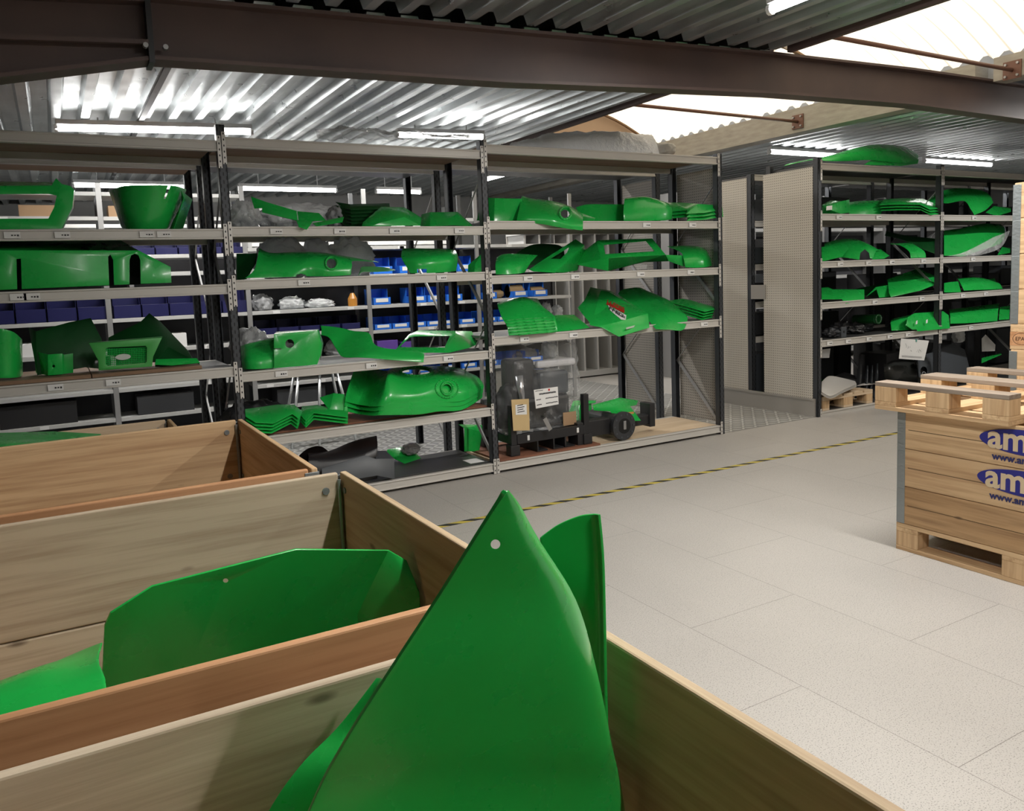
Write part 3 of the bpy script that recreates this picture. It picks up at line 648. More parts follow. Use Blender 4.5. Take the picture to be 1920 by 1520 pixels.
G('panel', 'flat green panel in the open box closest to the rack', 0,
  [(-40, 813, 4.45), (100, 809, 4.45), (190, 814, 4.35), (150, 850, 3.75), (-60, 862, 3.70)], [(0, 1, 2, 3, 4)], GREEN2, Y0=0)
# ------------------------------------------------------------------ green panels on the racks
A0, A1, A2 = ZL; M0, M1, M2, M3 = ZM; R0, R1, R2 = ZR; FLZ = .087
# left bay, top shelf
G('window_frame', 'green cab window frame at the far left of the top left shelf', 1,
  [(-420, 190, .1), (385, 185, .12), (420, 128, .14), (465, 172, .12), (525, 185, .12), (553, 212, .12), (540, 340, .1), (460, 505, .06), (-420, 512, .06), (560, 230, .4), (548, 350, .38), (475, 500, .34), (-420, 150, .5), (420, 160, .5), (300, 500, .3), (-420, 505, .3)],
  [(5, 9, 10, 6), (6, 10, 11, 7), (0, 12, 13, 1), (8, 7, 14, 15)], GREEN, A0,
  win=[((0, 1, 2, 3, 4, 5, 6, 7, 8), [(-330, 248), (370, 245), (425, 258), (405, 345), (362, 430), (-330, 432)])], bevel=.004)
L('hopper', 'green tapered hopper-shaped guard on the top left shelf', 1,
  [[(815, 205, .45), (850, 198, .28), (930, 172, .1), (1120, 165, .03), (1300, 170, .07), (1385, 195, .25), (1392, 210, .42)],
   [(862, 340, .42), (885, 345, .27), (945, 345, .12), (1100, 345, .06), (1265, 345, .1), (1330, 345, .26), (1335, 345, .4)],
   [(905, 470, .4), (922, 490, .27), (975, 497, .15), (1080, 499, .1), (1225, 497, .14), (1268, 485, .26), (1275, 470, .4)]],
  GREEN, A0, nu=28, cuts=[('', -.1, .3, [(1262, 160), (1280, 160), (1240, 268), (1226, 268)])], cat='guard')
G('guard_wing', 'green wing plate leaning right of the hopper-shaped guard', 1,
  [(1355, 185, .16), (1438, 252, .26), (1368, 470, .30), (1262, 485, .2), (1375, 240, .14), (1300, 470, .12)], [(0, 1, 2, 4), (4, 2, 3, 5)], GREEN, A0)
# left bay, middle shelf
G('hood', 'long green side hood with three upright slots filling the middle left shelf', 1,
  [(-420, 1010, .05), (0, 985, .05), (1060, 938, .06), (1285, 930, .08), (-420, 700, .07), (0, 690, .07), (1040, 690, .09), (1278, 812, .1), (-420, 600, .5), (900, 610, .5), (1040, 690, .3), (1278, 812, .36), (1284, 930, .34)],
  [(0, 1, 5, 4), (1, 2, 6, 5), (2, 3, 7, 6), (4, 5, 9, 8), (5, 6, 10, 9), (6, 7, 11, 10), (7, 3, 12, 11)], GREEN, A1,
  cuts=[('', -.2, .3, [(124, 752), (158, 750), (166, 1020), (132, 1020)]), ('', -.2, .3, [(812, 735), (828, 718), (850, 760), (858, 1000), (822, 1000)]),
        ('', -.2, .3, [(972, 1000), (972, 760), (985, 725), (1012, 712), (1040, 725), (1053, 760), (1057, 1000)])], bevel=.012, cat='hood')
hd = [o for o in C.objects if o.name.startswith('hood')][-1]
G('slot_shade_sheet', None, 1, [(-400, 1000, .36), (1180, 925, .36), (1180, 760, .36), (1030, 700, .4), (-400, 680, .44)], [(0, 1, 2, 3, 4)], BLK2, A1, parent=hd)  # black sheet added as the dark inside seen through the slots
# left bay, low shelf
L('cover', 'dark green rounded cover standing at the far left of the low left shelf', 2,
  [[(-260, 335, .28), (-120, 320, .12), (0, 320, .07), (100, 345, .1), (155, 390, .2), (165, 400, .4)], [(-260, 690, .28), (-120, 695, .12), (0, 692, .07), (100, 690, .1), (158, 680, .2), (170, 660, .4)]], GREEN, A2+.024, cat='cover')
G('hood', 'large shade-darkened green hood standing behind the small bracket on the low left shelf', 2,
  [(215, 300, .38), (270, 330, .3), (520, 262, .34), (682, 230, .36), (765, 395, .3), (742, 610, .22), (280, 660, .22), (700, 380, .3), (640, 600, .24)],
  [(0, 1, 6), (1, 2, 8, 6), (2, 3, 7, 8), (3, 4, 7), (7, 4, 5, 8)], SHADEGREEN, A2+.024, cat='hood')
b_ = G('bracket', 'small green box bracket with a round hole on the low left shelf', 2,
  [(262, 520, .32), (365, 545, .12), (470, 537, .12), (470, 693, .12), (366, 702, .12), (275, 680, .32), (280, 512, .34), (462, 472, .34), (466, 520, .3), (482, 545, .16), (552, 535, .16), (554, 680, .16), (484, 690, .16), (510, 535, .34)],
  [(1, 2, 3, 4), (0, 1, 4, 5), (0, 6, 7, 8), (9, 10, 11, 12), (2, 9, 12, 3)], GREEN, A2+.024, cuts=[('', -.1, .25, (407, 632, 10))], cat='bracket')
g_ = G('grille_panel', 'light green trapezoid panel with a wire grille on the wooden shelf board', 2,
  [(672, 462, .03), (1218, 420, .03), (1152, 560, .03), (1145, 633, .03), (745, 664, .03), (742, 592, .03), (690, 455, .09), (1222, 408, .09), (1160, 640, .1)],
  [(0, 6, 7, 1)], mat('light_green_paint', (.05, .33, .065), .4), A2+.024, win=[((0, 1, 2, 3, 4, 5), [(795, 505), (815, 492), (1095, 478), (1106, 490), (1104, 595), (1090, 610), (815, 630), (797, 618)])], cat='grille')
bm = bmesh.new()
for i in range(25):
    x = 800+i*12.6; bar(bm, V(2, x, 498, .045), V(2, x, 628, .045), .0022, 5)
for j in range(9):
    y = 500+j*14; bar(bm, V(2, 790, y+8, .046), V(2, 1108, y-8, .046), .0022, 5)
bmesh.ops.translate(bm, vec=(0, 0, DZ), verts=bm.verts); put('grille_mesh', GREEN, g_, bm)
bm = bmesh.new(); ellipse(bm, V(2, 928, 562, .035)+Vector((0, 0, DZ)), (1, 0, 0), (0, 0, 1), .042, .018, (0, -1, 0), 24); put('badge', mat('pale_badge', (.5, .55, .5), .5), g_, bm)
G('hood', 'shade-darkened pointed green hood leaning on the low left shelf beside the upright', 2,
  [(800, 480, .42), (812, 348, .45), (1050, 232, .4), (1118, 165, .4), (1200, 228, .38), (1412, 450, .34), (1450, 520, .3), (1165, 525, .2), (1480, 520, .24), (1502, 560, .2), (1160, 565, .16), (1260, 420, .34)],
  [(0, 1, 2, 11, 7), (2, 3, 4, 11), (4, 5, 6, 11), (11, 6, 7), (7, 6, 8, 9, 10)], SHADEGREEN, A2+.002, cat='hood')
G('strip', 'bright green strip at the foot of the pointed dark hood', 2, [(1168, 528, .13), (1475, 520, .17), (1500, 556, .15), (1160, 570, .11), (1290, 575, .1)], [(0, 1, 2, 4, 3)], GREEN, A2+.025, cat='strip')
# middle bay, top shelf
G('bracket_strip', 'thin bent green bracket strip poking over the edge of the top middle shelf', 3,
  [(200, 512, .2), (320, 556, .16), (286, 600, .14), (228, 604, .16), (545, 622, .1), (552, 694, .06), (286, 632, .1), (665, 702, .02), (622, 762, -.04), (562, 742, -.03), (540, 690, .04)],
  [(0, 1, 2, 3), (2, 1, 4, 5, 6), (5, 7, 8, 9, 10)], GREEN, cat='bracket')
G('bracket_strip', 'dark twin of the bent bracket strip lying behind it', 3,
  [(548, 622, .3), (712, 636, .3), (765, 692, .26), (560, 704, .22), (665, 712, .12), (900, 664, .2), (888, 704, .14), (690, 736, .06)], [(0, 1, 2, 3), (4, 5, 6, 7)], GREEN, M0, cat='bracket')
sheets(6, (0.004, .012, .026), 'body_panel', 'shade-darkened green side panel in the pile on the top middle shelf', 3,
  [(950, 660, .32), (1250, 650, .34), (1252, 690, .26), (955, 702, .24), (905, 690, .34), (840, 640, .4)], [(0, 1, 2, 3), (0, 3, 4, 5)], SHADEGREEN, M0, group='pile of shade-darkened green side panels on the top middle shelf', t=.012)
G('corner_guard', 'faceted green corner guard right of the dark pile on the top middle shelf', 3,
  [(1032, 718, .12), (1040, 690, .14), (1178, 572, .26), (1350, 577, .28), (1480, 655, .24), (1472, 714, .14), (1352, 650, .1), (1180, 690, .06), (1100, 718, .06), (1330, 714, .06)],
  [(0, 1, 2, 7, 8), (2, 3, 6, 7), (3, 4, 5, 6), (7, 6, 9, 8), (6, 5, 9)], GREEN, M0, cat='guard')
G('corner_guard', 'low green wedge-shaped guard at the right end of the top middle shelf', 3,
  [(1480, 622, .3), (1545, 605, .24), (1545, 712, .1), (1470, 712, .2), (1752, 604, .28), (1872, 712, .12), (1720, 700, .06)], [(0, 1, 2, 3), (1, 4, 5, 6, 2)], GREEN, M0, cat='guard')
# middle bay, second shelf
L('engine_hood', 'long glossy green hood with a round hole on the second middle shelf', 3,
  [[(160, 1132, .04), (330, 1130, .03), (520, 1122, .02), (640, 1118, .06), (800, 1118, .02), (950, 1108, .02)],
   [(225, 1075, .06), (340, 1068, .05), (520, 1060, .05), (640, 1040, .06), (800, 1060, .02), (960, 1040, .04)],
   [(250, 990, .12), (350, 1000, .12), (520, 985, .14), (640, 975, .12), (800, 975, .1), (975, 1000, .12)],
   [(262, 912, .3), (350, 945, .3), (520, 940, .3), (700, 940, .3), (860, 962, .3), (1150, 1010, .34)],
   [(262, 920, .5), (350, 950, .5), (520, 945, .52), (700, 945, .52), (860, 962, .52), (1150, 1012, .5)]],
  GREEN2, M1, nu=30, nv=20, cuts=[('', -.1, .2, (805, 1022, 36)), ('', -.1, .3, [(535, 1140), (545, 1106), (580, 1098), (612, 1108), (640, 1140)])], cat='hood')
rim([o for o in C.objects if o.name.startswith('engine_hood')][-1], 3, 805, 1022+0, 44, 46, .008, GREEN2)
G('end_panel', 'end panel painted dark for shade left of the long glossy hood', 3, [(92, 930, .3), (252, 928, .3), (240, 1000, .22), (168, 1120, .14), (95, 1125, .2)], [(0, 1, 2, 3, 4)], SHADEGREEN, M1)
L('trim_strip', 'small pale green strip half under clear wrapping on the second middle shelf', 3,
  [[(1008, 1090, .1), (1040, 1062, .1), (1150, 1062, .12), (1280, 1052, .16)], [(1025, 1035, .16), (1050, 1025, .2), (1180, 1028, .22), (1285, 1048, .24)]], mat('pale_green', (.1, .42, .14), .4), M1, cat='strip')
L('headlamp_cover', 'rounded green headlamp cover at the right end of the second middle shelf', 3,
  [[(1400, 1098, .06), (1480, 1098, .03), (1580, 1094, .03), (1680, 1088, .06), (1740, 1080, .14)],
   [(1340, 1000, .12), (1450, 1010, .04), (1580, 1010, .02), (1700, 1000, .06), (1752, 990, .18)],
   [(1330, 960, .2), (1450, 960, .12), (1580, 955, .1), (1690, 945, .14), (1745, 945, .26)],
   [(1340, 912, .34), (1450, 912, .32), (1570, 914, .32), (1680, 915, .34), (1735, 925, .4)]],
  GREEN2, M1, nu=22, nv=16, cuts=[('', -.1, .2, [(1450, 1110), (1450, 1066), (1520, 1066), (1520, 1110)])], cat='cover')
# middle bay, third shelf
L('cover', 'green curved cover beside the upright on the third middle shelf', 4,
  [[(108, 495, .2), (150, 498, .08), (240, 496, .04), (335, 490, .05)], [(106, 420, .2), (150, 415, .1), (240, 412, .07), (335, 400, .08)], [(110, 345, .32), (150, 330, .26), (240, 310, .26), (335, 288, .28)]], GREEN, M2, cat='cover')
G('box_cover', 'square green cover with a round hole on the third middle shelf', 4,
  [(330, 492, .03), (330, 265, .05), (620, 242, .05), (645, 328, .05), (640, 405, .05), (618, 468, .04), (345, 252, .34), (628, 236, .34), (660, 330, .3), (640, 440, .3)],
  [(0, 1, 2, 3, 4, 5), (1, 6, 7, 2), (2, 7, 8, 3), (3, 8, 9, 4)], GREEN2, M2, cuts=[('', -.1, .2, (435, 328, 29)), ('', -.1, .2, [(325, 358), (378, 360), (378, 367), (325, 366)])], cat='cover', bevel=.006)
L('fender', 'arched green fender hanging over the front of the third middle shelf', 4,
  [[(648, 312, .3), (700, 330, .26), (745, 400, .2), (790, 458, .1), (900, 462, .02), (1010, 470, -.02), (1150, 482, -.05), (1330, 495, -.06)],
   [(650, 280, .34), (740, 300, .3), (800, 350, .24), (860, 410, .12), (930, 430, .04), (1020, 440, .0), (1150, 455, -.03), (1334, 462, -.04)],
   [(645, 250, .36), (760, 262, .34), (860, 285, .3), (965, 300, .22), (1000, 370, .12), (1060, 398, .06), (1180, 412, .04), (1336, 430, .03)]], GREEN2, nu=36, nv=8, cat='fender')
G('window_frame', 'green hood with a slanted rectangular window on the third middle shelf', 4,
  [(1130, 400, .12), (1232, 285, .36), (1290, 258, .4), (1540, 262, .4), (1650, 265, .44), (1690, 350, .3), (1640, 372, .16), (1500, 405, .06), (1545, 280, .3), (1340, 405, .06)],
  [(3, 4, 5, 8), (8, 5, 6, 7)], GREEN2, M2, win=[((0, 1, 2, 3, 8, 7, 9), [(1168, 368), (1235, 305), (1270, 298), (1505, 295), (1468, 372)])], cat='hood')
# middle bay, fourth shelf
sheets(4, (.004, -.004, .022), 'bent_cover', 'bent green cover nested at the left of the fourth middle shelf', 4,
  [(112, 905, .06), (200, 960, .0), (318, 965, .0), (445, 900, .03), (490, 935, .0), (512, 885, .12), (458, 838, .2), (345, 838, .24), (120, 870, .26)],
  [(0, 1, 2, 8), (2, 3, 7, 8), (3, 4, 5, 6), (3, 6, 7)], GREEN, M3+.012, group='nested bent covers at the left of the fourth middle shelf', t=.006, cat='cover')
sheets(3, (.002, .002, .022), 'bent_cover', 'bent green cover nested in the middle of the fourth middle shelf', 4,
  [(510, 895, .06), (545, 935, .0), (600, 880, .04), (825, 908, .0), (828, 858, .12), (620, 828, .2), (520, 835, .26)], [(0, 1, 2, 6), (2, 3, 4, 5), (2, 5, 6)], GREEN, M3+.012, group='nested bent covers in the middle of the fourth middle shelf', t=.006, cat='cover')
G('corner_guard', 'upright green corner piece in front of the big nested hoods', 4, [(640, 760, .2), (705, 845, .12), (830, 858, .1), (806, 737, .14), (732, 730, .18), (695, 745, .26)], [(1, 2, 3, 4), (0, 1, 4, 5)], GREEN2, M3+.075, cat='guard')
rows = [[(812, 862, .10), (905, 880, .16), (1000, 895, .0), (1060, 893, -.06), (1180, 890, -.06), (1320, 884, -.05), (1450, 862, -.04), (1600, 850, .0), (1730, 768, .2)],
        [(822, 810, .12), (925, 830, .24), (1030, 830, .02), (1085, 815, -.05), (1180, 815, -.05), (1310, 810, -.05), (1440, 778, -.03), (1610, 775, .04), (1735, 745, .24)],
        [(845, 735, .18), (955, 745, .32), (1060, 730, .1), (1100, 700, .04), (1180, 715, .06), (1300, 725, .06), (1440, 705, .06), (1620, 705, .16), (1720, 715, .3)],
        [(870, 660, .28), (970, 665, .40), (1080, 680, .2), (1115, 655, .18), (1190, 655, .24), (1300, 655, .28), (1440, 645, .3), (1600, 660, .32), (1690, 680, .38)],
        [(890, 616, .36), (985, 630, .46), (1085, 652, .30), (1130, 632, .34), (1200, 622, .42), (1300, 617, .46), (1440, 613, .5), (1580, 628, .5), (1640, 658, .48)]]
L('engine_hood', 'uppermost of the big nested green hoods on the fourth middle shelf, with two openings', 4, rows, GREEN2, M3+.075, nu=34, nv=22, cuts=[('', -.2, .2, (1490, 770, 30)), ('', .1, .5, [(1285+92*math.cos(k*.314), 660+20*math.sin(k*.314)) for k in range(20)])], cat='hood')
hd = [o for o in C.objects if o.name.startswith('engine_hood')][-1]; rim(hd, 4, 1490, 770, 40, 42, .009, GREEN2); rim(hd, 4, 1490, 770, 75, 62, .006, GREEN2); rim(hd, 4, 1285, 660, 108, 30, .009, GREEN2)
for k, wd in ((1, 'second'), (2, 'lowest')):
    r2 = [[(x-4*k, y+34*k*(1 if j < 2 else .4), d) for x, y, d in r] for j, r in enumerate(rows[:3])]
    L('engine_hood', '%s of the big nested green hoods on the fourth middle shelf' % wd, 4, r2, GREEN, M3+.075-.034*k, nu=30, nv=10, cat='hood')
# middle bay, rack floor
L('duct_shell', 'black curved duct shell on the rack floor under the middle shelves', 4,
  [[(560, 1350, .08), (700, 1330, .06), (890, 1296, .06), (1022, 1268, .08)], [(560, 1185, .1), (700, 1180, .08), (890, 1150, .08), (1022, 1100, .1)], [(565, 1130, .14), (700, 1120, .14), (890, 1090, .14), (1024, 1040, .16)], [(560, 1100, .3), (700, 1085, .32), (860, 1020, .34), (1018, 982, .36)]], BLACK, FLZ, cat='cover')
L('duct_shell', 'black arched guard behind the duct shell on the rack floor', 4,
  [[(500, 1090, .34), (560, 1045, .38), (640, 1030, .4), (700, 1070, .36)], [(500, 1150, .3), (560, 1130, .32), (640, 1120, .34), (710, 1130, .3)], [(500, 1290, .28), (560, 1270, .3), (640, 1255, .32), (710, 1250, .28)]], BLACK, FLZ, cat='cover')
G('box_bracket', 'slate grey box-section bracket on the rack floor left of the dark floor panel', 4,
  [(650, 1215, .04), (938, 1125, .06), (945, 1275, .0), (660, 1330, .0), (1012, 1150, .05), (1008, 1098, .2), (1080, 1098, .2), (1135, 1150, .06), (1137, 1285, .0), (1020, 1262, .0), (700, 1140, .3), (990, 1090, .3), (960, 1120, .08)],
  [(0, 1, 2, 3), (1, 4, 9, 2), (4, 5, 6, 7), (4, 7, 8, 9)], DGREY, FLZ, cat='bracket', t=.008)
G('lamp_bracket', 'green bracket with a grey wrapped lamp on the rack floor', 4,
  [(1072, 1050, .52), (1085, 1000, .56), (1180, 985, .58), (1200, 1095, .42), (1310, 1060, .46), (1250, 1000, .56), (1130, 1062, .48)], [(0, 1, 2, 6), (6, 2, 5, 4, 3)], GREEN, FLZ, cat='bracket')
lump('wrapped_lamp', 'grey wrapped lamp lying on the green bracket at the rack floor', V(4, 1240, 1000, .5)+Vector((0, 0, DZ)), (.07, .06, .045), PGREY, 4, 'lamp')
B('floor_panel', DSTEEL, None, (1.05, 2.83, 5.39, 5.95, .0865, .092)); tag([o for o in C.objects if o.name.startswith('floor_panel')][-1], 'dark grooved metal panel on the rack floor left of the middle upright', 'panel')
B('paper', WHITE, None, (2.68, 2.80, 5.42, 5.56, .0925, .094)); tag([o for o in C.objects if o.name.startswith('paper')][-1], 'white sheet on the dark floor panel beside the rack upright', 'paper')
# right bay, top shelf
G('box_cover', 'dark green box-shaped end of the tank cover on the top right shelf', 5,
  [(120, 605, .3), (160, 450, .34), (425, 460, .2), (388, 612, .14), (240, 455, .2), (235, 612, .14)], [(0, 1, 4, 5), (4, 2, 3, 5)], GREEN, R0, cat='cover')
L('tank_cover', 'glossy green tank cover with a filler hole drooping over the top right shelf', 5,
  [[(385, 622, .08), (450, 630, .04), (560, 640, -.02), (640, 655, -.06), (740, 672, -.08), (826, 682, -.08)],
   [(390, 600, .08), (450, 600, .03), (560, 600, -.03), (640, 612, -.07), (740, 640, -.09), (828, 650, -.08)],
   [(405, 530, .14), (470, 540, .1), (560, 545, .06), (640, 560, .03), (740, 590, .0), (828, 610, .0)],
   [(418, 462, .26), (480, 478, .26), (560, 485, .26), (640, 498, .24), (740, 530, .2), (826, 580, .16)],
   [(430, 455, .45), (480, 470, .45), (560, 480, .45), (640, 492, .43), (740, 522, .4), (826, 572, .34)]], GREEN2, nu=28, nv=18, cat='cover', cuts=[('', -.2, .12, (708, 572, 28))])
rim([o for o in C.objects if o.name.startswith('tank_cover')][-1], 5, 708, 572, 38, 40, .012, GREEN2, 'filler_neck')
G('trim_strip', 'narrow green tail strip right of the drooping tank cover', 5, [(750, 570, .26), (770, 560, .3), (912, 612, .1), (900, 630, .06), (830, 632, .08)], [(0, 1, 2, 3, 4)], GREEN, R0, cat='strip')
L('fender', 'dark green curved fender behind the tank cover on the top right shelf', 5, [[(780, 525, .4), (860, 505, .36), (980, 505, .34), (1105, 505, .34)], [(840, 625, .3), (900, 628, .26), (1000, 628, .24), (1110, 625, .24)]], GREEN, R0, cat='fender')
L('engine_hood', 'green rounded box cover near the right end of the top right shelf', 5,
  [[(1100, 625, .08), (1180, 625, .05), (1280, 623, .04), (1380, 620, .06), (1422, 612, .12)], [(1098, 560, .09), (1180, 560, .06), (1280, 560, .05), (1385, 560, .07), (1424, 560, .13)],
   [(1105, 480, .16), (1180, 474, .13), (1260, 472, .12), (1380, 506, .12), (1416, 528, .18)], [(1110, 476, .4), (1180, 470, .4), (1260, 468, .4), (1380, 500, .4), (1414, 520, .4)]], GREEN, R0, cat='cover')
sheets(3, (.0, .004, .03), 'fender_end', 'green fender end nested at the right end of the top right shelf', 5,
  [(1392, 540, .36), (1480, 540, .34), (1530, 590, .1), (1430, 600, .2), (1600, 550, .06), (1760, 560, .06), (1764, 590, .03), (1640, 610, .0), (1520, 618, .04)],
  [(0, 1, 2, 3), (1, 4, 8, 2), (4, 5, 6, 7, 8)], GREEN, R0, group='nested fender ends on the top right shelf', t=.006, cat='fender')
# right bay, second shelf
G('leaf_panel', 'pale green leaf-shaped panel left of the middle upright on the second right shelf', 5, [(60, 930, .34), (62, 880, .36), (155, 800, .4), (190, 830, .34), (215, 940, .28), (100, 950, .26), (110, 870, .3)], [(0, 1, 2, 6), (6, 2, 3, 4, 5), (0, 6, 5)], GREEN2, R1)
L('cover', 'rounded green cover right of the middle upright on the second right shelf', 5,
  [[(248, 998, .06), (320, 998, .02), (400, 992, .02), (440, 985, .1)], [(246, 930, .1), (320, 925, .06), (410, 920, .08), (480, 920, .16)], [(255, 885, .24), (300, 862, .24), (400, 860, .24), (528, 868, .26)]], GREEN, R1, cat='cover')
L('hood', 'large hood painted dark for shade at the back of the second right shelf', 5, [[(380, 800, .5), (480, 745, .52), (600, 738, .52), (690, 760, .5), (705, 850, .46)], [(360, 900, .42), (480, 880, .42), (580, 880, .42), (650, 900, .4), (690, 930, .38)]], SHADEGREEN, R1, cat='hood')
G('window_frame', 'green triangular window frame leaning on the second right shelf', 5,
  [(470, 965, .12), (520, 930, .2), (780, 762, .4), (838, 800, .34), (640, 986, .06), (500, 978, .08), (845, 830, .42), (790, 970, .3), (700, 985, .2)], [(3, 6, 7, 8, 4)], GREEN, R1, win=[((0, 1, 2, 3, 4, 5), [(612, 893), (738, 815), (722, 852), (678, 895)])], cat='frame', bevel=.006)
G('window_frame', 'big green cab window frame in the middle of the second right shelf', 5,
  [(790, 925, .3), (840, 830, .42), (930, 762, .3), (1290, 750, .32), (1380, 858, .16), (1500, 862, .12), (1505, 938, .1), (1400, 900, .2), (1240, 905, .26), (1060, 900, .24), (998, 966, .04), (1000, 880, .06), (950, 888, .12), (920, 775, .3)],
  [(0, 1, 13, 12), (0, 12, 11, 10), (1, 2, 13), (4, 5, 6, 7), (11, 4, 7, 8, 9, 10)], GREEN2, R1, win=[((13, 2, 3, 4, 11, 12), [(966, 793), (1248, 766), (1308, 835), (978, 855)])], cat='frame')
L('lamp_glass', 'small clear wrapped lens under the big window frame', 5, [[(1112, 955, .12), (1180, 955, .08), (1255, 945, .1)], [(1110, 900, .14), (1180, 915, .1), (1258, 920, .12)]], PLAST, R1, cat='lens')
L('engine_hood', 'rounded green hood end at the right of the second right shelf', 5,
  [[(1510, 932, .06), (1580, 934, .04), (1650, 930, .06), (1692, 920, .16)], [(1500, 880, .07), (1580, 870, .06), (1650, 865, .09), (1685, 870, .2)], [(1480, 830, .16), (1570, 810, .18), (1640, 812, .2), (1660, 830, .3)], [(1390, 792, .36), (1500, 788, .38), (1600, 792, .4), (1640, 815, .42)]], GREEN2, R1, cat='hood')
# right bay, third shelf
lv = L('louvre_hood', 'green hood with a row of louvre ridges at the left of the third right shelf', 6,
  [[(335, 395, -.02), (430, 390, -.04), (560, 380, -.04), (662, 368, .0)], [(320, 330, .0), (420, 322, -.01), (550, 315, -.01), (650, 305, .03)], [(285, 270, .08), (400, 262, .06), (520, 262, .06), (635, 262, .1)], [(258, 190, .28), (360, 160, .28), (460, 150, .28), (560, 200, .26)], [(262, 178, .42), (360, 148, .46), (440, 143, .46), (525, 150, .44)]], GREEN2, R2, cat='hood', nv=18)
bm = bmesh.new()
for k in range(6):
    t = k/5; pts = []
    for (xa, ya), (xb, yb) in (((308, 290), (348, 386)), ((370, 284), (400, 382)), ((430, 278), (460, 376)), ((500, 274), (530, 370)), ((560, 272), (590, 366)), ((625, 270), (648, 360))):
        p, nn = hit(lv, 6, xa+(xb-xa)*t, ya+(yb-ya)*t)
        if p is not None: pts.append(p+nn*.002)
    for p, q in zip(pts, pts[1:]): bar(bm, p, q, .007, 6)
put('louvre_ridges', GREEN2, lv, bm, smooth=True)
G('cover', 'flat green cover between the louvred hood and the panel with the decal', 6, [(620, 300, .2), (640, 262, .26), (770, 260, .26), (876, 346, .06), (760, 362, .02), (660, 372, .0)], [(0, 1, 2, 3, 4, 5)], GREEN, R2, cat='cover')
dp = G('bonnet_panel', 'big green bonnet panel with a red and black decal on the third right shelf', 6,
  [(792, 205, .3), (840, 150, .4), (878, 65, .55), (930, 75, .55), (1010, 88, .52), (1262, 240, .06), (1050, 300, -.02), (960, 320, .0), (872, 300, .08), (1272, 335, -.05), (1068, 396, -.07), (955, 335, -.01), (875, 318, .06), (905, 150, .4)],
  [(0, 1, 13), (1, 2, 3, 13), (0, 13, 8), (13, 3, 4, 5, 6, 7, 8), (6, 5, 9, 10), (7, 6, 10, 11), (8, 7, 11, 12)], GREEN2, cat='panel', bevel=.008)
bm = bmesh.new(); flat(bm, V(6, 1115, 340, -.075), V(6, 1250, 305, .02), (0, 0, .008), (0, -.004, 0)); put('reflector_strip', mat('clear_strip', (.5, .6, .5), .2), dp, bm)
def decal(o, m, quads):
    bm = bmesh.new()
    for q in quads:
        P = [hit(o, 6, *c) for c in q]
        if all(p is not None for p, nn in P): bm.faces.new([bm.verts.new(p+nn*.003) for p, nn in P])
    return put('decal', m, o, bm)
# slanted lettering-like marks: red word over a black and white one
def word(x0, y0, x1, y1, h, n, seed):
    rnd = random.Random(seed); out = []
    for i in range(n):
        t0, t1 = i/n, (i+.82)/n; lx, ly = x0+(x1-x0)*t0, y0+(y1-y0)*t0; rx, ry = x0+(x1-x0)*t1, y0+(y1-y0)*t1; w = (t1-t0)
        k = rnd.choice((0, 1, 2, 3)); mx, my = (lx*.62+rx*.38), (ly*.62+ry*.38)
        out.append([(lx, ly), (mx, my), (mx-6, my+h), (lx-6, ly+h)])
        for f_, on in ((0, k != 1), (.42, k != 3), (.8, k != 2)):
            if on: out.append([(lx, ly+h*f_), (rx, ry+h*f_), (rx-1, ry+h*(f_+.2)), (lx-1, ly+h*(f_+.2))])
        if k in (0, 3): out.append([(rx-4, ry), (rx, ry), (rx-5, ry+h), (rx-9, ry+h)])
    return out
decal(dp, WHITE, [[(995, 186), (1118, 254), (1112, 284), (1085, 284), (1010, 222)]])
decal(dp, RED, word(992, 150, 1108, 206, 34, 6, 3)+[[(985, 172), (1106, 226), (1104, 232), (984, 180)]])
decal(dp, INK, word(1006, 194, 1114, 258, 20, 5, 5))
L('bonnet_panel', 'green bonnet panel right of the decal panel, hanging over the third right shelf', 6,
  [[(1062, 110, .45), (1180, 200, .3), (1275, 300, .05), (1315, 345, -.06)], [(1092, 80, .52), (1240, 180, .32), (1340, 258, .08), (1400, 348, -.07)], [(1200, 66, .54), (1330, 160, .34), (1440, 230, .12), (1498, 350, -.06)], [(1230, 80, .56), (1400, 152, .38), (1500, 235, .16), (1528, 270, .08)]], GREEN2, cat='panel', nu=22)
sheets(4, (.006, -.004, .024), 'side_cover', 'green angled cover nested at the right of the third right shelf', 6,
  [(1370, 205, .4), (1475, 190, .34), (1600, 268, .06), (1625, 278, .02), (1692, 262, .06), (1690, 245, .14), (1530, 200, .3), (1480, 205, .3)], [(0, 1, 2, 3), (1, 6, 5, 4, 3, 2)], GREEN, R2, group='nested angled covers at the right of the third right shelf', t=.006, cat='cover')
# right bay, rack floor: engine on a steel stillage
E0 = empty('stillage', (3.4, 5.6, .1), 'black steel stillage frame carrying the wrapped engine', 'frame')
def fx(x, y, d=.1): return V(9, x, y, d)
a, b = fx(275, 1330, .06), fx(1090, 1200, .06); z0 = .102; xa, xb = a.x, b.x
for xx, hh, nm in ((xa, .40, 'post'), (xb, .42, 'post')):
    for yy in (5.40, 5.86): B(nm, BLACK, E0, (xx-.026, xx+.026, yy, yy+.05, z0+.08, z0+hh), bevel=.004); B('foot', BLACK, E0, (xx-.042, xx+.042, yy-.015, yy+.065, z0, z0+.085), bevel=.004)
for yy in (5.395, 5.87): B('rail', BLACK, E0, (xa+.026, xb-.026, yy, yy+.035, z0+.09, z0+.165), bevel=.003)
B('rail', BLACK, E0, (xa-.02, xa+.02, 5.45, 5.86, z0+.09, z0+.15)); B('rail', BLACK, E0, (xb-.02, xb+.02, 5.45, 5.86, z0+.09, z0+.15))
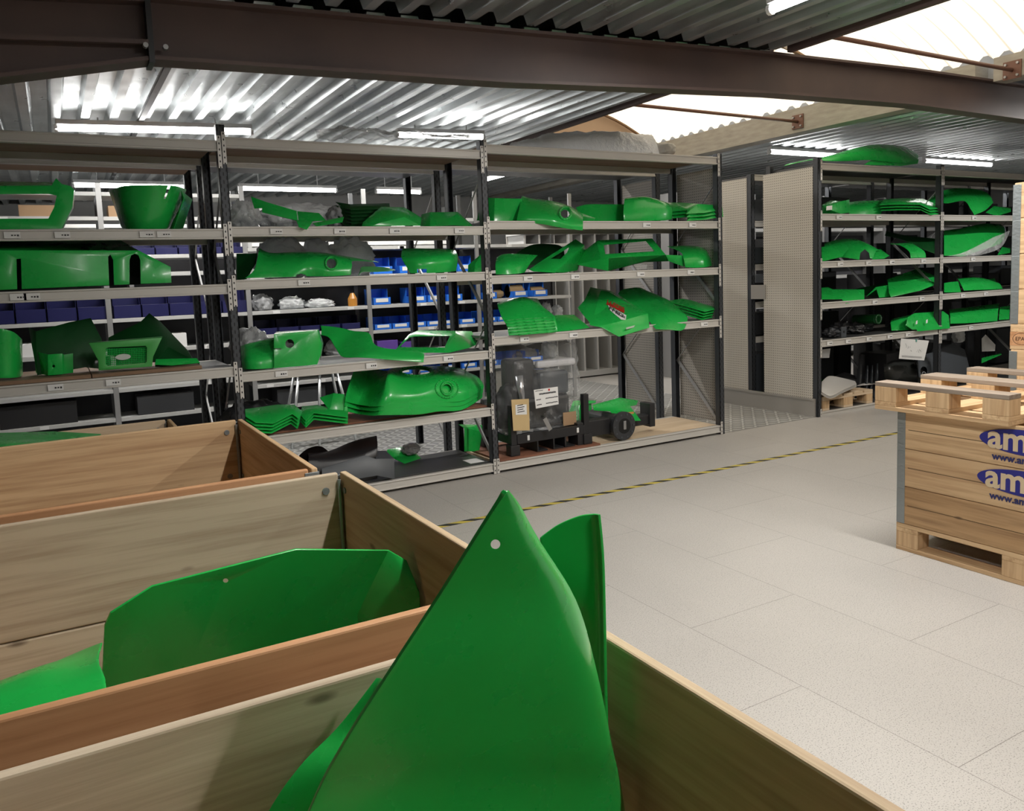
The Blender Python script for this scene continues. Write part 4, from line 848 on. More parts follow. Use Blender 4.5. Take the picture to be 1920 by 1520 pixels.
for t in (.3, .52, .68): x = xa+(xb-xa)*t; B('fork_channel', BLACK, E0, (x, x+.012, 5.40, 5.9, z0+.01, z0+.09), (x, x+.1, 5.40, 5.9, z0+.002, z0+.012))
for t in (.18, .86): x = xa+(xb-xa)*t; B('tag_clip', WHITE, E0, (x-.01, x+.01, 5.390, 5.394, z0+.11, z0+.15))
ec = ((xa+xb)/2, 5.66)
EN = empty('engine', (ec[0], ec[1], z0+.17), 'dark engine wrapped in clear polythene on the black stillage', 'engine')
lump('engine_block', None, (ec[0]-.03, 5.68, z0+.36), (.34, .13, .24), BLK2, 2, parent=EN, amp=.25, fq=2.4)
B('engine_block', BLACK, EN, (xa+.08, xb-.08, 5.52, 5.80, z0+.17, z0+.42), (xa+.1, xa+.3, 5.54, 5.78, z0+.4, z0+.74), bevel=.03)
B('head_cover', DGREY, EN, (xa+.35, xb-.06, 5.55, 5.76, z0+.42, z0+.62), bevel=.03)
B('wrapped_bar', mat('foam_bar', (.55, .55, .57), .4), EN, (xa+.30, xb-.02, 5.50, 5.56, z0+.66, z0+.72), bevel=.02)
bm = bmesh.new(); bar(bm, (xa+.12, 5.50, z0+.62), (xa+.14, 5.48, z0+.36), .035, 14, .02); put('filter', mat('bright_filter', (.5, .5, .52), .2, .7), EN, bm, smooth=True)
bm = bmesh.new(); bmesh.ops.create_cube(bm, size=1)
bmesh.ops.subdivide_edges(bm, edges=bm.edges[:], cuts=14, use_grid_fill=True)
for v in bm.verts:
    p = v.co.copy(); q = Vector((p.x*(xb-xa+.02), p.y*.36, (p.z+.5)*.72)); s_ = .05
    nn = noise.noise(Vector((q.x*5, q.y*5, q.z*5)))*s_+abs(noise.noise(Vector((q.x*11, q.y*9, q.z*13))))*s_*.8
    tap = 1-.25*max(0, (p.z+.5)-.55)
    v.co = Vector((ec[0]+q.x*tap+p.x*nn*2, 5.67+q.y*tap+p.y*nn*2, z0+.155+q.z*(1+.12*noise.noise(Vector((q.x*4, q.y*4, 2))))))
put('polythene_wrap', PLAST, EN, bm, smooth=True)
# label and tag on the engine
p0, p1, p2, p3 = fx(485, 545, .0), fx(755, 508, .0), fx(765, 705, -.01), fx(510, 755, -.01)
bm = bmesh.new(); vs = [bm.verts.new(p) for p in (p0, p1, p2, p3)]; bm.faces.new(vs); r = bmesh.ops.extrude_face_region(bm, geom=bm.faces[:]); bmesh.ops.translate(bm, vec=(0, .002, 0), verts=[q for q in r['geom'] if isinstance(q, bmesh.types.BMVert)])
lb = put('paper_label', WHITE, EN, bm)
for (u0, u1, v_, h_) in ((.05, .35, .08, .02), (.2, .9, .27, .05), (.05, .25, .55, .03), (.45, .95, .55, .03), (.05, .25, .83, .03), (.45, .95, .83, .03)):
    u = u0; rnd = random.Random(int(v_*100)+int(u0*10)); bm = bmesh.new()
    while u < u1:
        du = rnd.uniform(.02, .05); a_ = p0.lerp(p1, u).lerp(p3.lerp(p2, u), v_); b_ = p0.lerp(p1, u+du*.8).lerp(p3.lerp(p2, u+du*.8), v_+rnd.uniform(-.02, .02))
        flat(bm, a_+Vector((0, -.001, 0)), b_+Vector((0, -.001, 0)), (0, 0, h_*.12), (0, -.0005, 0)); u += du
    put('handwriting', INK, lb, bm)
bm = bmesh.new(); c = p0.lerp(p1, .62).lerp(p3.lerp(p2, .62), .1)
flat(bm, c+Vector((-.008, -.002, 0)), c+Vector((.008, -.002, 0)), (0, 0, .008), (0, -.0005, 0)); put('red_mark', RED, lb, bm)
q0, q1, q2, q3 = fx(232, 655, .02), fx(430, 645, .02), fx(440, 1000, .02), fx(255, 1005, .02)
bm = bmesh.new(); vs = [bm.verts.new(p) for p in (q0, q1, q2, q3)]; bm.faces.new(vs); r = bmesh.ops.extrude_face_region(bm, geom=bm.faces[:]); bmesh.ops.translate(bm, vec=(0, .002, 0), verts=[q for q in r['geom'] if isinstance(q, bmesh.types.BMVert)])
tg = put('card_tag', TAN, EN, bm); bm = bmesh.new(); flat(bm, q0.lerp(q3, .33).lerp(q1.lerp(q2, .33), .2)+Vector((0, -.001, 0)), q0.lerp(q3, .33).lerp(q1.lerp(q2, .33), .85)+Vector((0, -.001, 0)), (0, 0, .04), (0, -.0008, 0)); st_ = put('sticker', WHITE, tg, bm)
bm = bmesh.new()
for k in range(4): a_ = q0.lerp(q3, .2+.07*k).lerp(q1.lerp(q2, .2+.07*k), .3); flat(bm, a_+Vector((0, -.0025, 0)), a_+Vector((.055+.01*(k % 2), -.0025, .003)), (0, 0, .003), (0, -.0004, 0))
put('handwriting', INK, st_, bm)
B('cardboard_piece', CARD, EN, (xb-.2, xb-.07, 5.45, 5.455, z0+.17, z0+.28))
bm = bmesh.new(); a_, b_ = fx(605, 865, -.01), fx(672, 995, -.01); flat(bm, a_, b_, (.016, 0, .008), (0, -.004, 0)); put('metal_tag', BRACE, EN, bm)
# pieces right of the engine
G('corner_guard', 'green guard standing between the engine stillage and the black axle tube', 9,
  [(855, 830, .52), (905, 700, .54), (930, 640, .58), (1000, 690, .5), (985, 1000, .46), (880, 985, .5), (1130, 660, .56), (1140, 780, .54), (1020, 1010, .5), (1185, 640, .58), (1180, 665, .54)], [(0, 1, 3, 4, 5), (3, 6, 7, 8, 4), (1, 2, 9, 10, 3)], GREEN, FLZ, cat='guard')
AX = empty('axle_housing', V(9, 1500, 1140, .06), 'black tubular axle housing with a round flange on the rack floor', 'axle'); AX.location.z = FLZ+.0
fc = V(9, 1505, 1015, .03); fc.z = FLZ+.125
bm = bmesh.new(); bar(bm, fc+Vector((-.02, .03, 0)), fc+Vector((-.02, .42, .0)), .095, 24); put('tube', BLACK, AX, bm, smooth=False)
bm = bmesh.new(); bar(bm, fc+Vector((0, .0, 0)), fc+Vector((-.001, .03, 0)), .122, 36); fl = put('flange', BLK2, AX, bm)
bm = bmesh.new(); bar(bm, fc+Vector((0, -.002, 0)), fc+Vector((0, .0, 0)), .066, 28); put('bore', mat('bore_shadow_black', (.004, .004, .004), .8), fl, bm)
B('spline', BRACE, fl, (fc.x-.014, fc.x+.014, fc.y-.012, fc.y-.004, fc.z-.03, fc.z+.045), bevel=.006)
for k in range(10):
    a_ = k*math.pi/5; bm = bmesh.new(); bar(bm, fc+Vector((math.cos(a_)*.1, -.004, math.sin(a_)*.1)), fc+Vector((math.cos(a_)*.1, 0, math.sin(a_)*.1)), .008); put('bolt', DGREY, fl, bm)
B('cross_beam', BLACK, AX, (fc.x-.42, fc.x-.10, fc.y+.06, fc.y+.16, FLZ+.06, FLZ+.2), bevel=.01); B('cross_beam', BLACK, AX, (fc.x+.08, fc.x+.42, fc.y+.14, fc.y+.24, FLZ+.07, FLZ+.16), bevel=.01)
B('end_plate', BLACK, AX, (fc.x+.38, fc.x+.44, fc.y+.12, fc.y+.26, FLZ+.05, FLZ+.26), bevel=.005)
B('end_plate', BLACK, AX, (fc.x-.46, fc.x-.40, fc.y+.03, fc.y+.18, FLZ+.0, FLZ+.2), bevel=.005)
G('side_cover', 'green plate with an orange sticker lying on the black axle housing', 9,
  [(1145, 715, .3), (1180, 740, .26), (1370, 690, .3), (1450, 632, .44), (1660, 665, .42), (1640, 715, .36), (1570, 730, .3), (1690, 890, .1), (1600, 895, .08), (1490, 885, .08), (1390, 830, .14), (1340, 785, .2), (1160, 775, .22)],
  [(0, 1, 12), (1, 2, 11, 12), (0, 3, 2, 1), (2, 3, 4, 5, 6), (2, 6, 7, 8, 9, 10, 11)], GREEN2, cuts=[], cat='cover')
sc_ = [o for o in C.objects if o.name.startswith('side_cover')][-1]; bm = bmesh.new(); a_, b_ = V(9, 1540, 810, .185), V(9, 1610, 805, .19); flat(bm, a_, b_, (0, 0, .012), (0, -.001, 0)); put('sticker', mat('orange_sticker', (.6, .25, .08), .5), sc_, bm)
G('box_cover', 'green box cover seen through the frame left of the wrapped engine', 4, [(1560, 880, .5), (1720, 885, .5), (1722, 930, .46), (1600, 905, .44), (1600, 1060, .42), (1700, 1060, .44)], [(0, 1, 2, 3), (3, 2, 5, 4)], GREEN, FLZ, cat='cover')
# ------------------------------------------------------------------ green panels on the right rack
Q0, Q1, Q2, Q3 = ZQ; QF = .047
L('engine_hood', 'bright green hood lying on top of the right rack', 7,
  [[(480, 226, .3), (640, 190, .2), (740, 196, .1), (860, 196, .06), (1000, 190, .04), (1150, 206, .02), (1240, 212, .06)],
   [(500, 215, .32), (660, 182, .24), (800, 165, .12), (920, 150, .08), (1060, 140, .08), (1190, 160, .06), (1278, 195, .12)],
   [(560, 205, .42), (700, 178, .38), (850, 135, .3), (960, 108, .28), (1060, 100, .3), (1200, 116, .28), (1286, 158, .3)],
   [(570, 205, .55), (720, 176, .55), (880, 132, .52), (980, 104, .5), (1070, 98, .52), (1200, 112, .5), (1280, 150, .48)]], GREEN2, 2.5, nu=26, cat='hood')
G('body_panel', 'folded green panel under the bright hood on top of the right rack', 7, [(960, 206, .0), (1000, 180, .06), (1110, 172, .1), (1165, 212, .0), (1290, 175, .1), (1282, 200, .04), (1180, 214, .0)], [(0, 1, 2, 3), (3, 2, 4, 5, 6)], GREEN, 2.5)
G('box_cover', 'green box cover with a white sticker at the left of the top right-rack shelf', 7,
  [(708, 452, .2), (760, 425, .26), (822, 430, .12), (822, 505, .08), (708, 510, .14), (872, 420, .2), (876, 498, .16), (730, 470, .06)], [(0, 1, 2, 7), (7, 2, 3), (0, 7, 4), (7, 3, 4), (2, 5, 6, 3)], GREEN, Q0, cat='cover')
o = G('sticker', None, 7, [(735, 468, .05), (770, 464, .05), (768, 490, .045), (733, 494, .045)], [(0, 1, 2, 3)], WHITE, parent=[q for q in C.objects if q.name.startswith('box_cover')][-1], t=.001, bevel=0)
L('fender', 'dark green curved fender in the middle of the top right-rack shelf', 7, [[(870, 506, .2), (960, 508, .16), (1060, 505, .18)], [(870, 460, .24), (965, 455, .2), (1080, 455, .22)], [(872, 430, .36), (970, 422, .36), (1102, 420, .36)]], GREEN, Q0, cat='fender')
sheets(3, (-.004, .004, .03), 'fender', 'curved green fender nested at the right of the top right-rack shelf', 7,
  [(1060, 505, .12), (1085, 470, .3), (1200, 462, .34), (1320, 465, .3), (1425, 510, .1), (1432, 522, .04), (1362, 530, -.02), (1300, 500, .04), (1160, 500, .08)], [(0, 1, 2, 8), (8, 2, 3, 7), (7, 3, 4, 5, 6)], GREEN2, Q0-.01, group='nested fenders on the top right-rack shelf', t=.006, cat='fender')
L('fender', 'arched green fender in the right bay of the top right-rack shelf', 7,
  [[(1300, 470, .4), (1400, 430, .36), (1460, 435, .3), (1560, 420, .2), (1600, 470, .1), (1622, 505, .04)], [(1320, 435, .44), (1400, 395, .42), (1480, 380, .36), (1580, 390, .26), (1660, 430, .16), (1690, 475, .1)], [(1360, 400, .5), (1430, 362, .5), (1500, 345, .46), (1600, 348, .4), (1700, 372, .3), (1736, 430, .22)]], GREEN2, Q0, nu=22, cat='fender')
G('trim_strip', 'flat green strip right of the arched fender', 7, [(1690, 478, .2), (1740, 440, .3), (1842, 455, .34), (1842, 475, .28), (1760, 500, .14)], [(0, 1, 2, 3, 4)], GREEN, Q0, cat='strip')
G('corner_guard', 'bent green guard at the left of the second right-rack shelf', 7, [(705, 795, .06), (705, 712, .2), (860, 700, .24), (868, 722, .2), (830, 770, .06), (722, 796, .03)], [(0, 1, 2, 3, 4, 5)], GREEN2, Q1, cat='guard')
L('fender', 'humped green fender with a cut-out on the second right-rack shelf', 7,
  [[(730, 790, .3), (830, 772, .2), (940, 786, .1), (980, 776, .08), (1012, 780, .06)], [(724, 720, .36), (830, 700, .3), (935, 700, .2), (985, 700, .16), (1040, 730, .12)], [(722, 690, .46), (800, 666, .46), (900, 660, .42), (980, 690, .36), (1112, 765, .2)]], GREEN2, Q1, nu=22, cat='fender', cuts=[('', -.1, .24, [(930, 800), (938, 745), (965, 722), (990, 745), (1000, 800)])])
G('trim_strip', 'light green strip right of the humped fender', 7, [(1010, 782, .05), (1015, 722, .16), (1060, 722, .18), (1112, 760, .08), (1080, 778, .04)], [(0, 1, 2, 3, 4)], GREEN2, Q1, cat='strip')
L('cover', 'bent green cover in the middle of the second right-rack shelf', 7, [[(1240, 775, .06), (1230, 735, .1), (1180, 700, .2), (1115, 690, .3)], [(1332, 772, .04), (1322, 735, .08), (1270, 700, .18), (1250, 684, .32)]], GREEN2, Q1, cat='cover')
L('hood', 'large shade-darkened green hood behind the upright on the second right-rack shelf', 7, [[(1085, 615, .5), (1190, 640, .4), (1320, 700, .3), (1440, 745, .24)], [(1095, 590, .54), (1210, 615, .5), (1340, 630, .44), (1445, 640, .36)]], SHADEGREEN, Q1, cat='hood')
L('body_panel', 'large green sheet, half in clear wrapping, in the right bay of the second right-rack shelf', 7,
  [[(1440, 748, .12), (1500, 750, .1), (1565, 750, .08), (1660, 715, .1)], [(1440, 680, .2), (1540, 670, .18), (1660, 660, .16), (1785, 672, .16)], [(1440, 606, .3), (1540, 592, .3), (1680, 566, .3), (1805, 590, .28)], [(1450, 600, .4), (1560, 585, .42), (1700, 560, .42), (1780, 562, .4)]], GREEN2, Q1, cat='panel', cuts=[])
L('clear_sheet', 'clear plastic wrapped around the end of the large green sheet', 7, [[(1450, 752, .05), (1560, 754, .03), (1640, 745, .03), (1720, 700, .05)], [(1560, 745, .04), (1650, 690, .08), (1740, 640, .12), (1800, 620, .14)], [(1640, 752, .06), (1750, 720, .1), (1800, 680, .14), (1836, 600, .2)]], PLAST, Q1, cat='sheet')
G('trim_strip', 'green strip sticking out at the far right of the second right-rack shelf', 7, [(1760, 720, .3), (1790, 670, .36), (1838, 680, .36), (1838, 705, .3)], [(0, 1, 2, 3)], GREEN, Q1, cat='strip')
G('box_cover', 'long green tray at the left of the third right-rack shelf', 7, [(705, 1025, .08), (705, 955, .26), (745, 952, .28), (770, 965, .24), (962, 966, .14), (962, 1040, .02), (850, 1050, .0), (826, 1024, .06), (840, 1000, .1)], [(0, 1, 2, 3, 8, 7), (8, 3, 4, 5, 6, 7)], GREEN2, Q2-.03, cat='cover')
G('corner_guard', 'small bent green flap in the middle of the third right-rack shelf', 7, [(970, 1012, .1), (1030, 952, .2), (1112, 938, .22), (1115, 1010, .1), (1050, 1015, .06), (1035, 965, .16)], [(0, 1, 5), (5, 1, 2, 3, 4)], GREEN, Q2, cat='guard')
G('bonnet_panel', 'large faceted green bonnet panel in the middle of the third right-rack shelf', 7, [(1100, 905, .3), (1290, 838, .42), (1420, 905, .12), (1418, 925, .08), (1300, 972, .02), (1120, 1012, .02), (1110, 985, .06), (1300, 945, .06)], [(0, 1, 2, 7, 6), (6, 7, 4, 5), (7, 2, 3, 4)], GREEN2, Q2)
G('hood', 'shade-darkened green hood behind the faceted bonnet panel', 7, [(880, 965, .5), (900, 925, .54), (1090, 890, .54), (1110, 960, .46)], [(0, 1, 2, 3)], SHADEGREEN, Q2, cat='hood')
L('cover', 'low green cover at the left of the right bay on the third right-rack shelf', 7, [[(1440, 978, .06), (1490, 978, .04), (1542, 976, .06)], [(1440, 922, .16), (1490, 915, .16), (1525, 912, .18)]], GREEN2, Q2, cat='cover')
L('fender', 'rounded green fender in the right bay of the third right-rack shelf', 7, [[(1560, 976, .06), (1640, 972, .05), (1720, 970, .06), (1792, 965, .1)], [(1540, 935, .12), (1630, 925, .1), (1710, 922, .12), (1775, 935, .16)], [(1520, 902, .26), (1620, 895, .26), (1690, 905, .26), (1750, 925, .26)]], GREEN2, Q2, cat='fender')
G('window_frame', 'pale green frame standing behind the rounded fender', 7, [(1520, 895, .4), (1745, 868, .42), (1765, 925, .36), (1745, 925, .36), (1725, 885, .4), (1540, 905, .38)], [(0, 1, 4, 5), (4, 1, 2, 3)], GREEN, Q2, cat='frame')
G('door_panel', 'rounded rectangular green panel with two white stickers on the fourth right-rack shelf', 7, [(1212, 1170, .0), (1222, 1120, .06), (1262, 1097, .1), (1435, 1085, .1), (1468, 1110, .06), (1476, 1188, -.02), (1282, 1206, -.03), (1275, 1195, -.02), (1250, 1196, -.01)], [(0, 1, 2, 3, 4, 5, 6, 7, 8)], GREEN2, Q3-.015, cat='panel')
for a_, b_ in ((1275, 1166), (1336, 1160)):
    G('sticker', None, 7, [(a_-5, b_+12, -.02), (a_-3, b_-8, -.012), (a_+6, b_-14, -.012), (a_+5, b_+8, -.02)], [(0, 1, 2, 3)], WHITE, parent=[q for q in C.objects if q.name.startswith('door_panel')][-1], t=.001, bevel=0)
L('cover', 'green curved cover left of the panel with two white stickers', 7, [[(1125, 1200, .12), (1180, 1198, .08), (1245, 1195, .08)], [(1120, 1150, .2), (1180, 1130, .18), (1245, 1112, .2)], [(1130, 1130, .3), (1190, 1115, .32), (1250, 1105, .34)]], GREEN2, Q3, cat='cover')
L('engine_hood', 'long green hood in the right bay of the fourth right-rack shelf', 7, [[(1478, 1178, .06), (1580, 1175, .04), (1680, 1168, .04), (1760, 1162, .06)], [(1476, 1130, .12), (1580, 1120, .1), (1690, 1110, .1), (1765, 1100, .12)], [(1470, 1092, .3), (1580, 1080, .3), (1690, 1066, .3), (1772, 1056, .3)]], GREEN2, Q3, cat='hood')
L('cover', 'green cover at the far right of the fourth right-rack shelf', 7, [[(1768, 1162, .1), (1800, 1160, .1), (1830, 1158, .1)], [(1775, 1085, .2), (1805, 1080, .22), (1835, 1078, .24)]], GREEN, Q3, cat='cover')
PC = empty('pipe_elbow', V(7, 1045, 1180, .2), 'dark ring-ended pipe on the fourth right-rack shelf', 'pipe'); c = V(7, 1045, 1146, .12); bm = bmesh.new()
for i in range(20): a0, a1 = 2*math.pi*i/20, 2*math.pi*(i+1)/20; bar(bm, c+Vector((math.cos(a0)*.045, 0, math.sin(a0)*.045)), c+Vector((math.cos(a1)*.045, 0, math.sin(a1)*.045)), .012, 6)
put('ring', SHADEGREEN, PC, bm, smooth=True); bm = bmesh.new(); bar(bm, c+Vector((0, .02, 0)), c+Vector((.02, .3, -.01)), .05, 18); put('pipe', SHADEGREEN, PC, bm)
for k, (x, y, d, r, m, lab) in enumerate(((760, 1200, .2, (.09, .08, .05), BLK2, 'black casting at the left of the fourth right-rack shelf'), (820, 1130, .35, (.12, .08, .07), BLK2, 'black curved casting at the back left of the fourth right-rack shelf'), (900, 1180, .3, (.1, .1, .06), BLACK, 'black bracket lump in the middle of the fourth right-rack shelf'), (960, 1140, .4, (.1, .08, .06), DGREY, 'grey casting beside the ring-ended pipe'), (1180, 1090, .5, (.12, .06, .05), PGREY, 'grey wrapped part at the back of the fourth right-rack shelf'))):
    c = V(7, x, y, d); lump('casting', lab, (c.x, c.y, Q3+r[2]), r, m, k+11, 'casting', amp=.5, base=Q3)
BP = V(7, 840, 1215, .06)
B('mount_plate', DGREY, None, (BP.x-.04, BP.x+.04, BP.y, BP.y+.008, Q3+.002, Q3+.11), bevel=.002); tag([o for o in C.objects if o.name.startswith('mount_plate')][-1], 'small grey plate with a bolt hole on the fourth right-rack shelf', 'plate')
bm = bmesh.new(); bar(bm, (BP.x, BP.y-.002, Q3+.06), (BP.x, BP.y+.0, Q3+.06), .012, 10); put('bolt_hole', BLACK, [o for o in C.objects if o.name.startswith('mount_plate')][-1], bm)
# rack floor, right
pf = V(8, 880, 770, .2)
small = pallet('small new pallet with curved white sheets on the right rack floor', 6.64, 7.42, 5.37, 5.93, QF, wx=PLY, wy=PLY, wb=WZ)
PWH = mat('off_white_sheet', (.55, .53, .50), .5)
for k, (dx, dz) in enumerate(((0, 0), (.02, .012), (.045, .024))):
    L('curved_sheet', 'curved off-white sheet of the three lying over the small pallet', 10,
      [[(50+dx*60, 800, -.03), (140, 842, -.06), (260, 785, -.04), (395, 722, .02)], [(55, 700, .2), (130, 640, .3), (260, 660, .3), (380, 690, .26)]], PWH, QF+.135+dz, cat='sheet', group='curved off-white sheets on the small pallet')
G('curved_sheet', 'small off-white sheet at the right end of the small pallet', 10, [(395, 722, .2), (470, 690, .3), (585, 692, .26), (570, 704, .2), (470, 715, .14)], [(0, 1, 2, 3, 4)], PWH, QF+.146, cat='sheet')
for k, (xa, xb, yt, d) in enumerate(((375, 470, 250, .3), (452, 500, 340, .2), (500, 545, 350, .22), (548, 598, 345, .24))):
    L('rubber_mat', ('broad black flap leaning in the right rack floor bay', 'first narrow grey flap right of the broad black flap', 'second narrow grey flap right of the broad black flap', 'third narrow grey flap, next to the dark gap')[k], 10, [[(xa, 670, d), ((xa+xb)/2, 672, d-.03), (xb, 665, d)], [(xa+20, 520, d+.05), ((xa+xb)/2+20, 520, d), (xb+10, 520, d+.05)], [(xa+45, yt, d+.12), ((xa+xb)/2+30, yt, d+.1), (xb+5, yt+5, d+.14)]], BLK2 if k == 0 else DGREY, QF, cat='flap')
L('drum', 'black round drum at the back of the small pallet', 10, [[(150, 690, .4), (260, 700, .3), (390, 700, .34)], [(160, 640, .42), (270, 595, .4), (380, 620, .4)], [(170, 640, .5), (270, 590, .56), (370, 620, .5)]], BLACK, QF+.146, cat='drum')
hs = G('housing', 'slate grey cast housing with a round opening on the right rack floor', 10,
  [(1000, 600, .1), (985, 420, .14), (1010, 395, .18), (1120, 360, .2), (1150, 300, .26), (1330, 270, .3), (1440, 330, .34), (1480, 480, .3), (1500, 640, .2), (1170, 640, .08), (1125, 420, .12), (1180, 640, .06), (1200, 330, .2)],
  [(0, 1, 2, 3, 10, 9), (10, 3, 4, 12, 11, 9), (12, 4, 5, 6, 7, 8, 11)], DGREY, QF, cuts=[('', -.1, .3, [(1048+34*math.cos(k*.42), 540+42*math.sin(k*.42)) for k in range(15)])], t=.012, cat='housing', bevel=.006)
bm = bmesh.new(); c = V(10, 1048, 540, .09)
for i in range(20): a0, a1 = 2*math.pi*i/20, 2*math.pi*(i+1)/20; bar(bm, c+Vector((math.cos(a0)*.036, 0, math.sin(a0)*.046)), c+Vector((math.cos(a1)*.036, 0, math.sin(a1)*.046)), .004, 6)
put('bore_rim', GALV, hs, bm, smooth=True)
lump('wrapped_part', 'shiny metal valve block behind the slate grey housing', (V(10, 1390, 330, .45).x, 5.8, .55), (.08, .06, .12), SILV, 31, 'valve', base=.5)
B('block_stand', BLACK, None, (8.0, 8.35, 5.62, 5.95, QF+.001, .5)); tag([o for o in C.objects if o.name.startswith('block_stand')][-1], 'black case behind the slate grey housing', 'case')
L('tank', 'dark glossy tank lying behind the hanging sheet of paper', 10, [[(665, 380, .34), (760, 365, .3), (900, 370, .3), (960, 380, .3)], [(660, 450, .28), (760, 440, .2), (900, 440, .2), (980, 460, .2)], [(665, 560, .3), (780, 570, .22), (900, 560, .22), (990, 560, .22)], [(670, 620, .4), (780, 640, .34), (900, 640, .34), (990, 640, .34)]], mat('dark_gloss', (.03, .032, .03), .25), QF, cat='tank')
pp = G('notice_sheet', 'white sheet with two small drawings hanging under the fourth right-rack shelf', 10, [(828, 178, -.02), (1098, 200, -.02), (1052, 392, -.03), (806, 375, -.03)], [(0, 1, 2, 3)], WHITE, t=.0015, bevel=0, cat='paper')
bm = bmesh.new(); rnd = random.Random(4)
for cx, cy in ((900, 272), (1010, 300)):
    for k in range(9):
        a_ = V(10, cx+rnd.uniform(-30, 30), cy+rnd.uniform(-30, 30), -.0275); flat(bm, a_, a_+Vector((rnd.uniform(-.03, .03), 0, rnd.uniform(-.03, .03))), (.0012, 0, .0012), (0, -.0005, 0))
for k in range(2): flat(bm, V(10, 835, 345+k*10, -.032), V(10, 1030, 358+k*10, -.032), (0, 0, .0016), (0, -.0005, 0))
put('drawing', mat('grey_ink', (.25, .25, .27), .7), pp, bm)
B('clip', mat('teal_clip', (.1, .35, .3), .5), pp, (V(10, 955, 192, 0).x-.006, V(10, 955, 192, 0).x+.006, YF-.03, YF-.0, V(10, 955, 210, 0).z, V(10, 955, 185, 0).z))
G('notice_sheet', 'grey sheet of paper hanging at the left under the fourth right-rack shelf', 10, [(62, 285, .1), (140, 275, .1), (128, 365, .1), (62, 368, .1)], [(0, 1, 2, 3)], mat('grey_paper', (.4, .41, .42), .7), t=.0015, bevel=0, cat='paper')
G('notice_sheet', 'white curled sheet hanging at the right end under the fourth right-rack shelf', 10, [(1612, 180, .3), (1650, 140, .34), (1745, 240, .3), (1740, 300, .26), (1615, 305, .26)], [(0, 1, 2, 3, 4)], WHITE, t=.002, bevel=0, cat='paper')
G('panel', 'flat green panel near the right end of the right rack floor', 10, [(1610, 420, .2), (1612, 370, .3), (1800, 318, .36), (1805, 335, .3)], [(0, 1, 2, 3)], GREEN)
B('rubber_block', BLACK, None, (6.66, 7.2, 5.86, 5.98, QF+.15, .62)); tag([o for o in C.objects if o.name.startswith('rubber_block')][-1], 'flat black plate standing at the back of the left bay floor', 'plate')
G('panel', 'shade-darkened green panel edge at the far left under the fourth right-rack shelf', 10, [(55, 620, .5), (55, 420, .54), (125, 440, .54), (125, 600, .5)], [(0, 1, 2, 3)], SHADEGREEN, QF)

# ------------------------------------------------------------------ plastic wraps on the main rack
for f, x, y, d, r, m, lab, z, s_ in ((3, 150, 640, .42, (.10, .08, .11), SILV, 'silver wrapped bag beside the left upright on the top middle shelf', M0, 1), (3, 590, 600, .52, (.30, .06, .11), SILV, 'long silver wrapped part behind the bracket strips on the top middle shelf', M0, 2), (3, 870, 610, .46, (.10, .08, .10), PGREY, 'grey wrapped bag leaning on the dark panel pile', M0, 3),
    (3, 420, 905, .56, (.18, .05, .16), SILV, 'clear bag behind the left half of the long glossy hood', M1, 4), (3, 700, 900, .57, (.14, .05, .15), SILV, 'clear bag behind the middle of the long glossy hood', M1, 5), (3, 950, 915, .57, (.17, .05, .16), SILV, 'clear bag behind the right end of the long glossy hood', M1, 6),
    (4, 170, 250, .4, (.13, .1, .14), PGREY, 'dark wrapped lump beside the left upright on the third middle shelf', M2, 7), (4, 200, 760, .45, (.2, .1, .1), BLK2, 'dark part behind the nested covers on the fourth middle shelf', M3, 8),
    (5, 560, 460, .5, (.10, .06, .08), PLAST, 'clear bag behind the drooping tank cover', R0, 9)):
    c = V(f, x, y, d); lump('wrapped_part', lab, c, r, m, s_, base=z+.001)
def drape(name, lab, f, rows, z, seed, m=PLAST, amp=.03):
    R = [[V(f, *p) for p in r] for r in rows]; nu, nv = 40, 14; bm = bmesh.new(); g = []
    fine = [[cr(r, i/nu) for i in range(nu+1)] for r in R]
    for j in range(nv+1):
        row = []
        for i in range(nu+1):
            p = cr([q[i] for q in fine], j/nv); p.z += amp*noise.noise(Vector((p.x*9, p.y*9, seed)))+amp*.7*abs(noise.noise(Vector((p.x*24, p.y*20, seed+4)))); p.z = max(p.z, z+.004); row.append(bm.verts.new(p))
        g.append(row)
    for j in range(nv):
        for i in range(nu): bm.faces.new([g[j][i], g[j][i+1], g[j+1][i+1], g[j+1][i]])
    return sheet(name, lab, bm, m, t=.003, bevel=0, cat='plastic sheet')
drape('plastic_sheet', 'crumpled clear plastic sheet on top of the middle rack', 3, [[(700, 95, .05), (1000, 95, .04), (1400, 95, .04), (1830, 95, .05)], [(690, 40, .2), (1000, 20, .2), (1400, 60, .2), (1850, 70, .2)], [(680, 20, .5), (1000, 10, .5), (1300, 30, .5), (1830, 70, .5)]], 2.46, 3)
drape('plastic_sheet', 'long bundle of grey plastic on top of the right bay of the rack', 5, [[(330, 150, .1), (600, 150, .08), (1000, 165, .08), (1340, 180, .08)], [(340, 120, .14), (600, 70, .14), (1000, 55, .14), (1320, 110, .14)], [(400, 100, .3), (640, 40, .35), (1000, 30, .35), (1290, 50, .3)], [(420, 120, .45), (640, 70, .5), (1000, 60, .5), (1290, 80, .5)]], 2.505, 9, SILV, .022)
lump('foam_roll', 'white foam end of the plastic bundle on the rack top', V(5, 1350, 150, .2), (.09, .16, .07), mat('white_foam', (.6, .58, .52), .7), 21, 'roll', base=2.503, amp=.15)

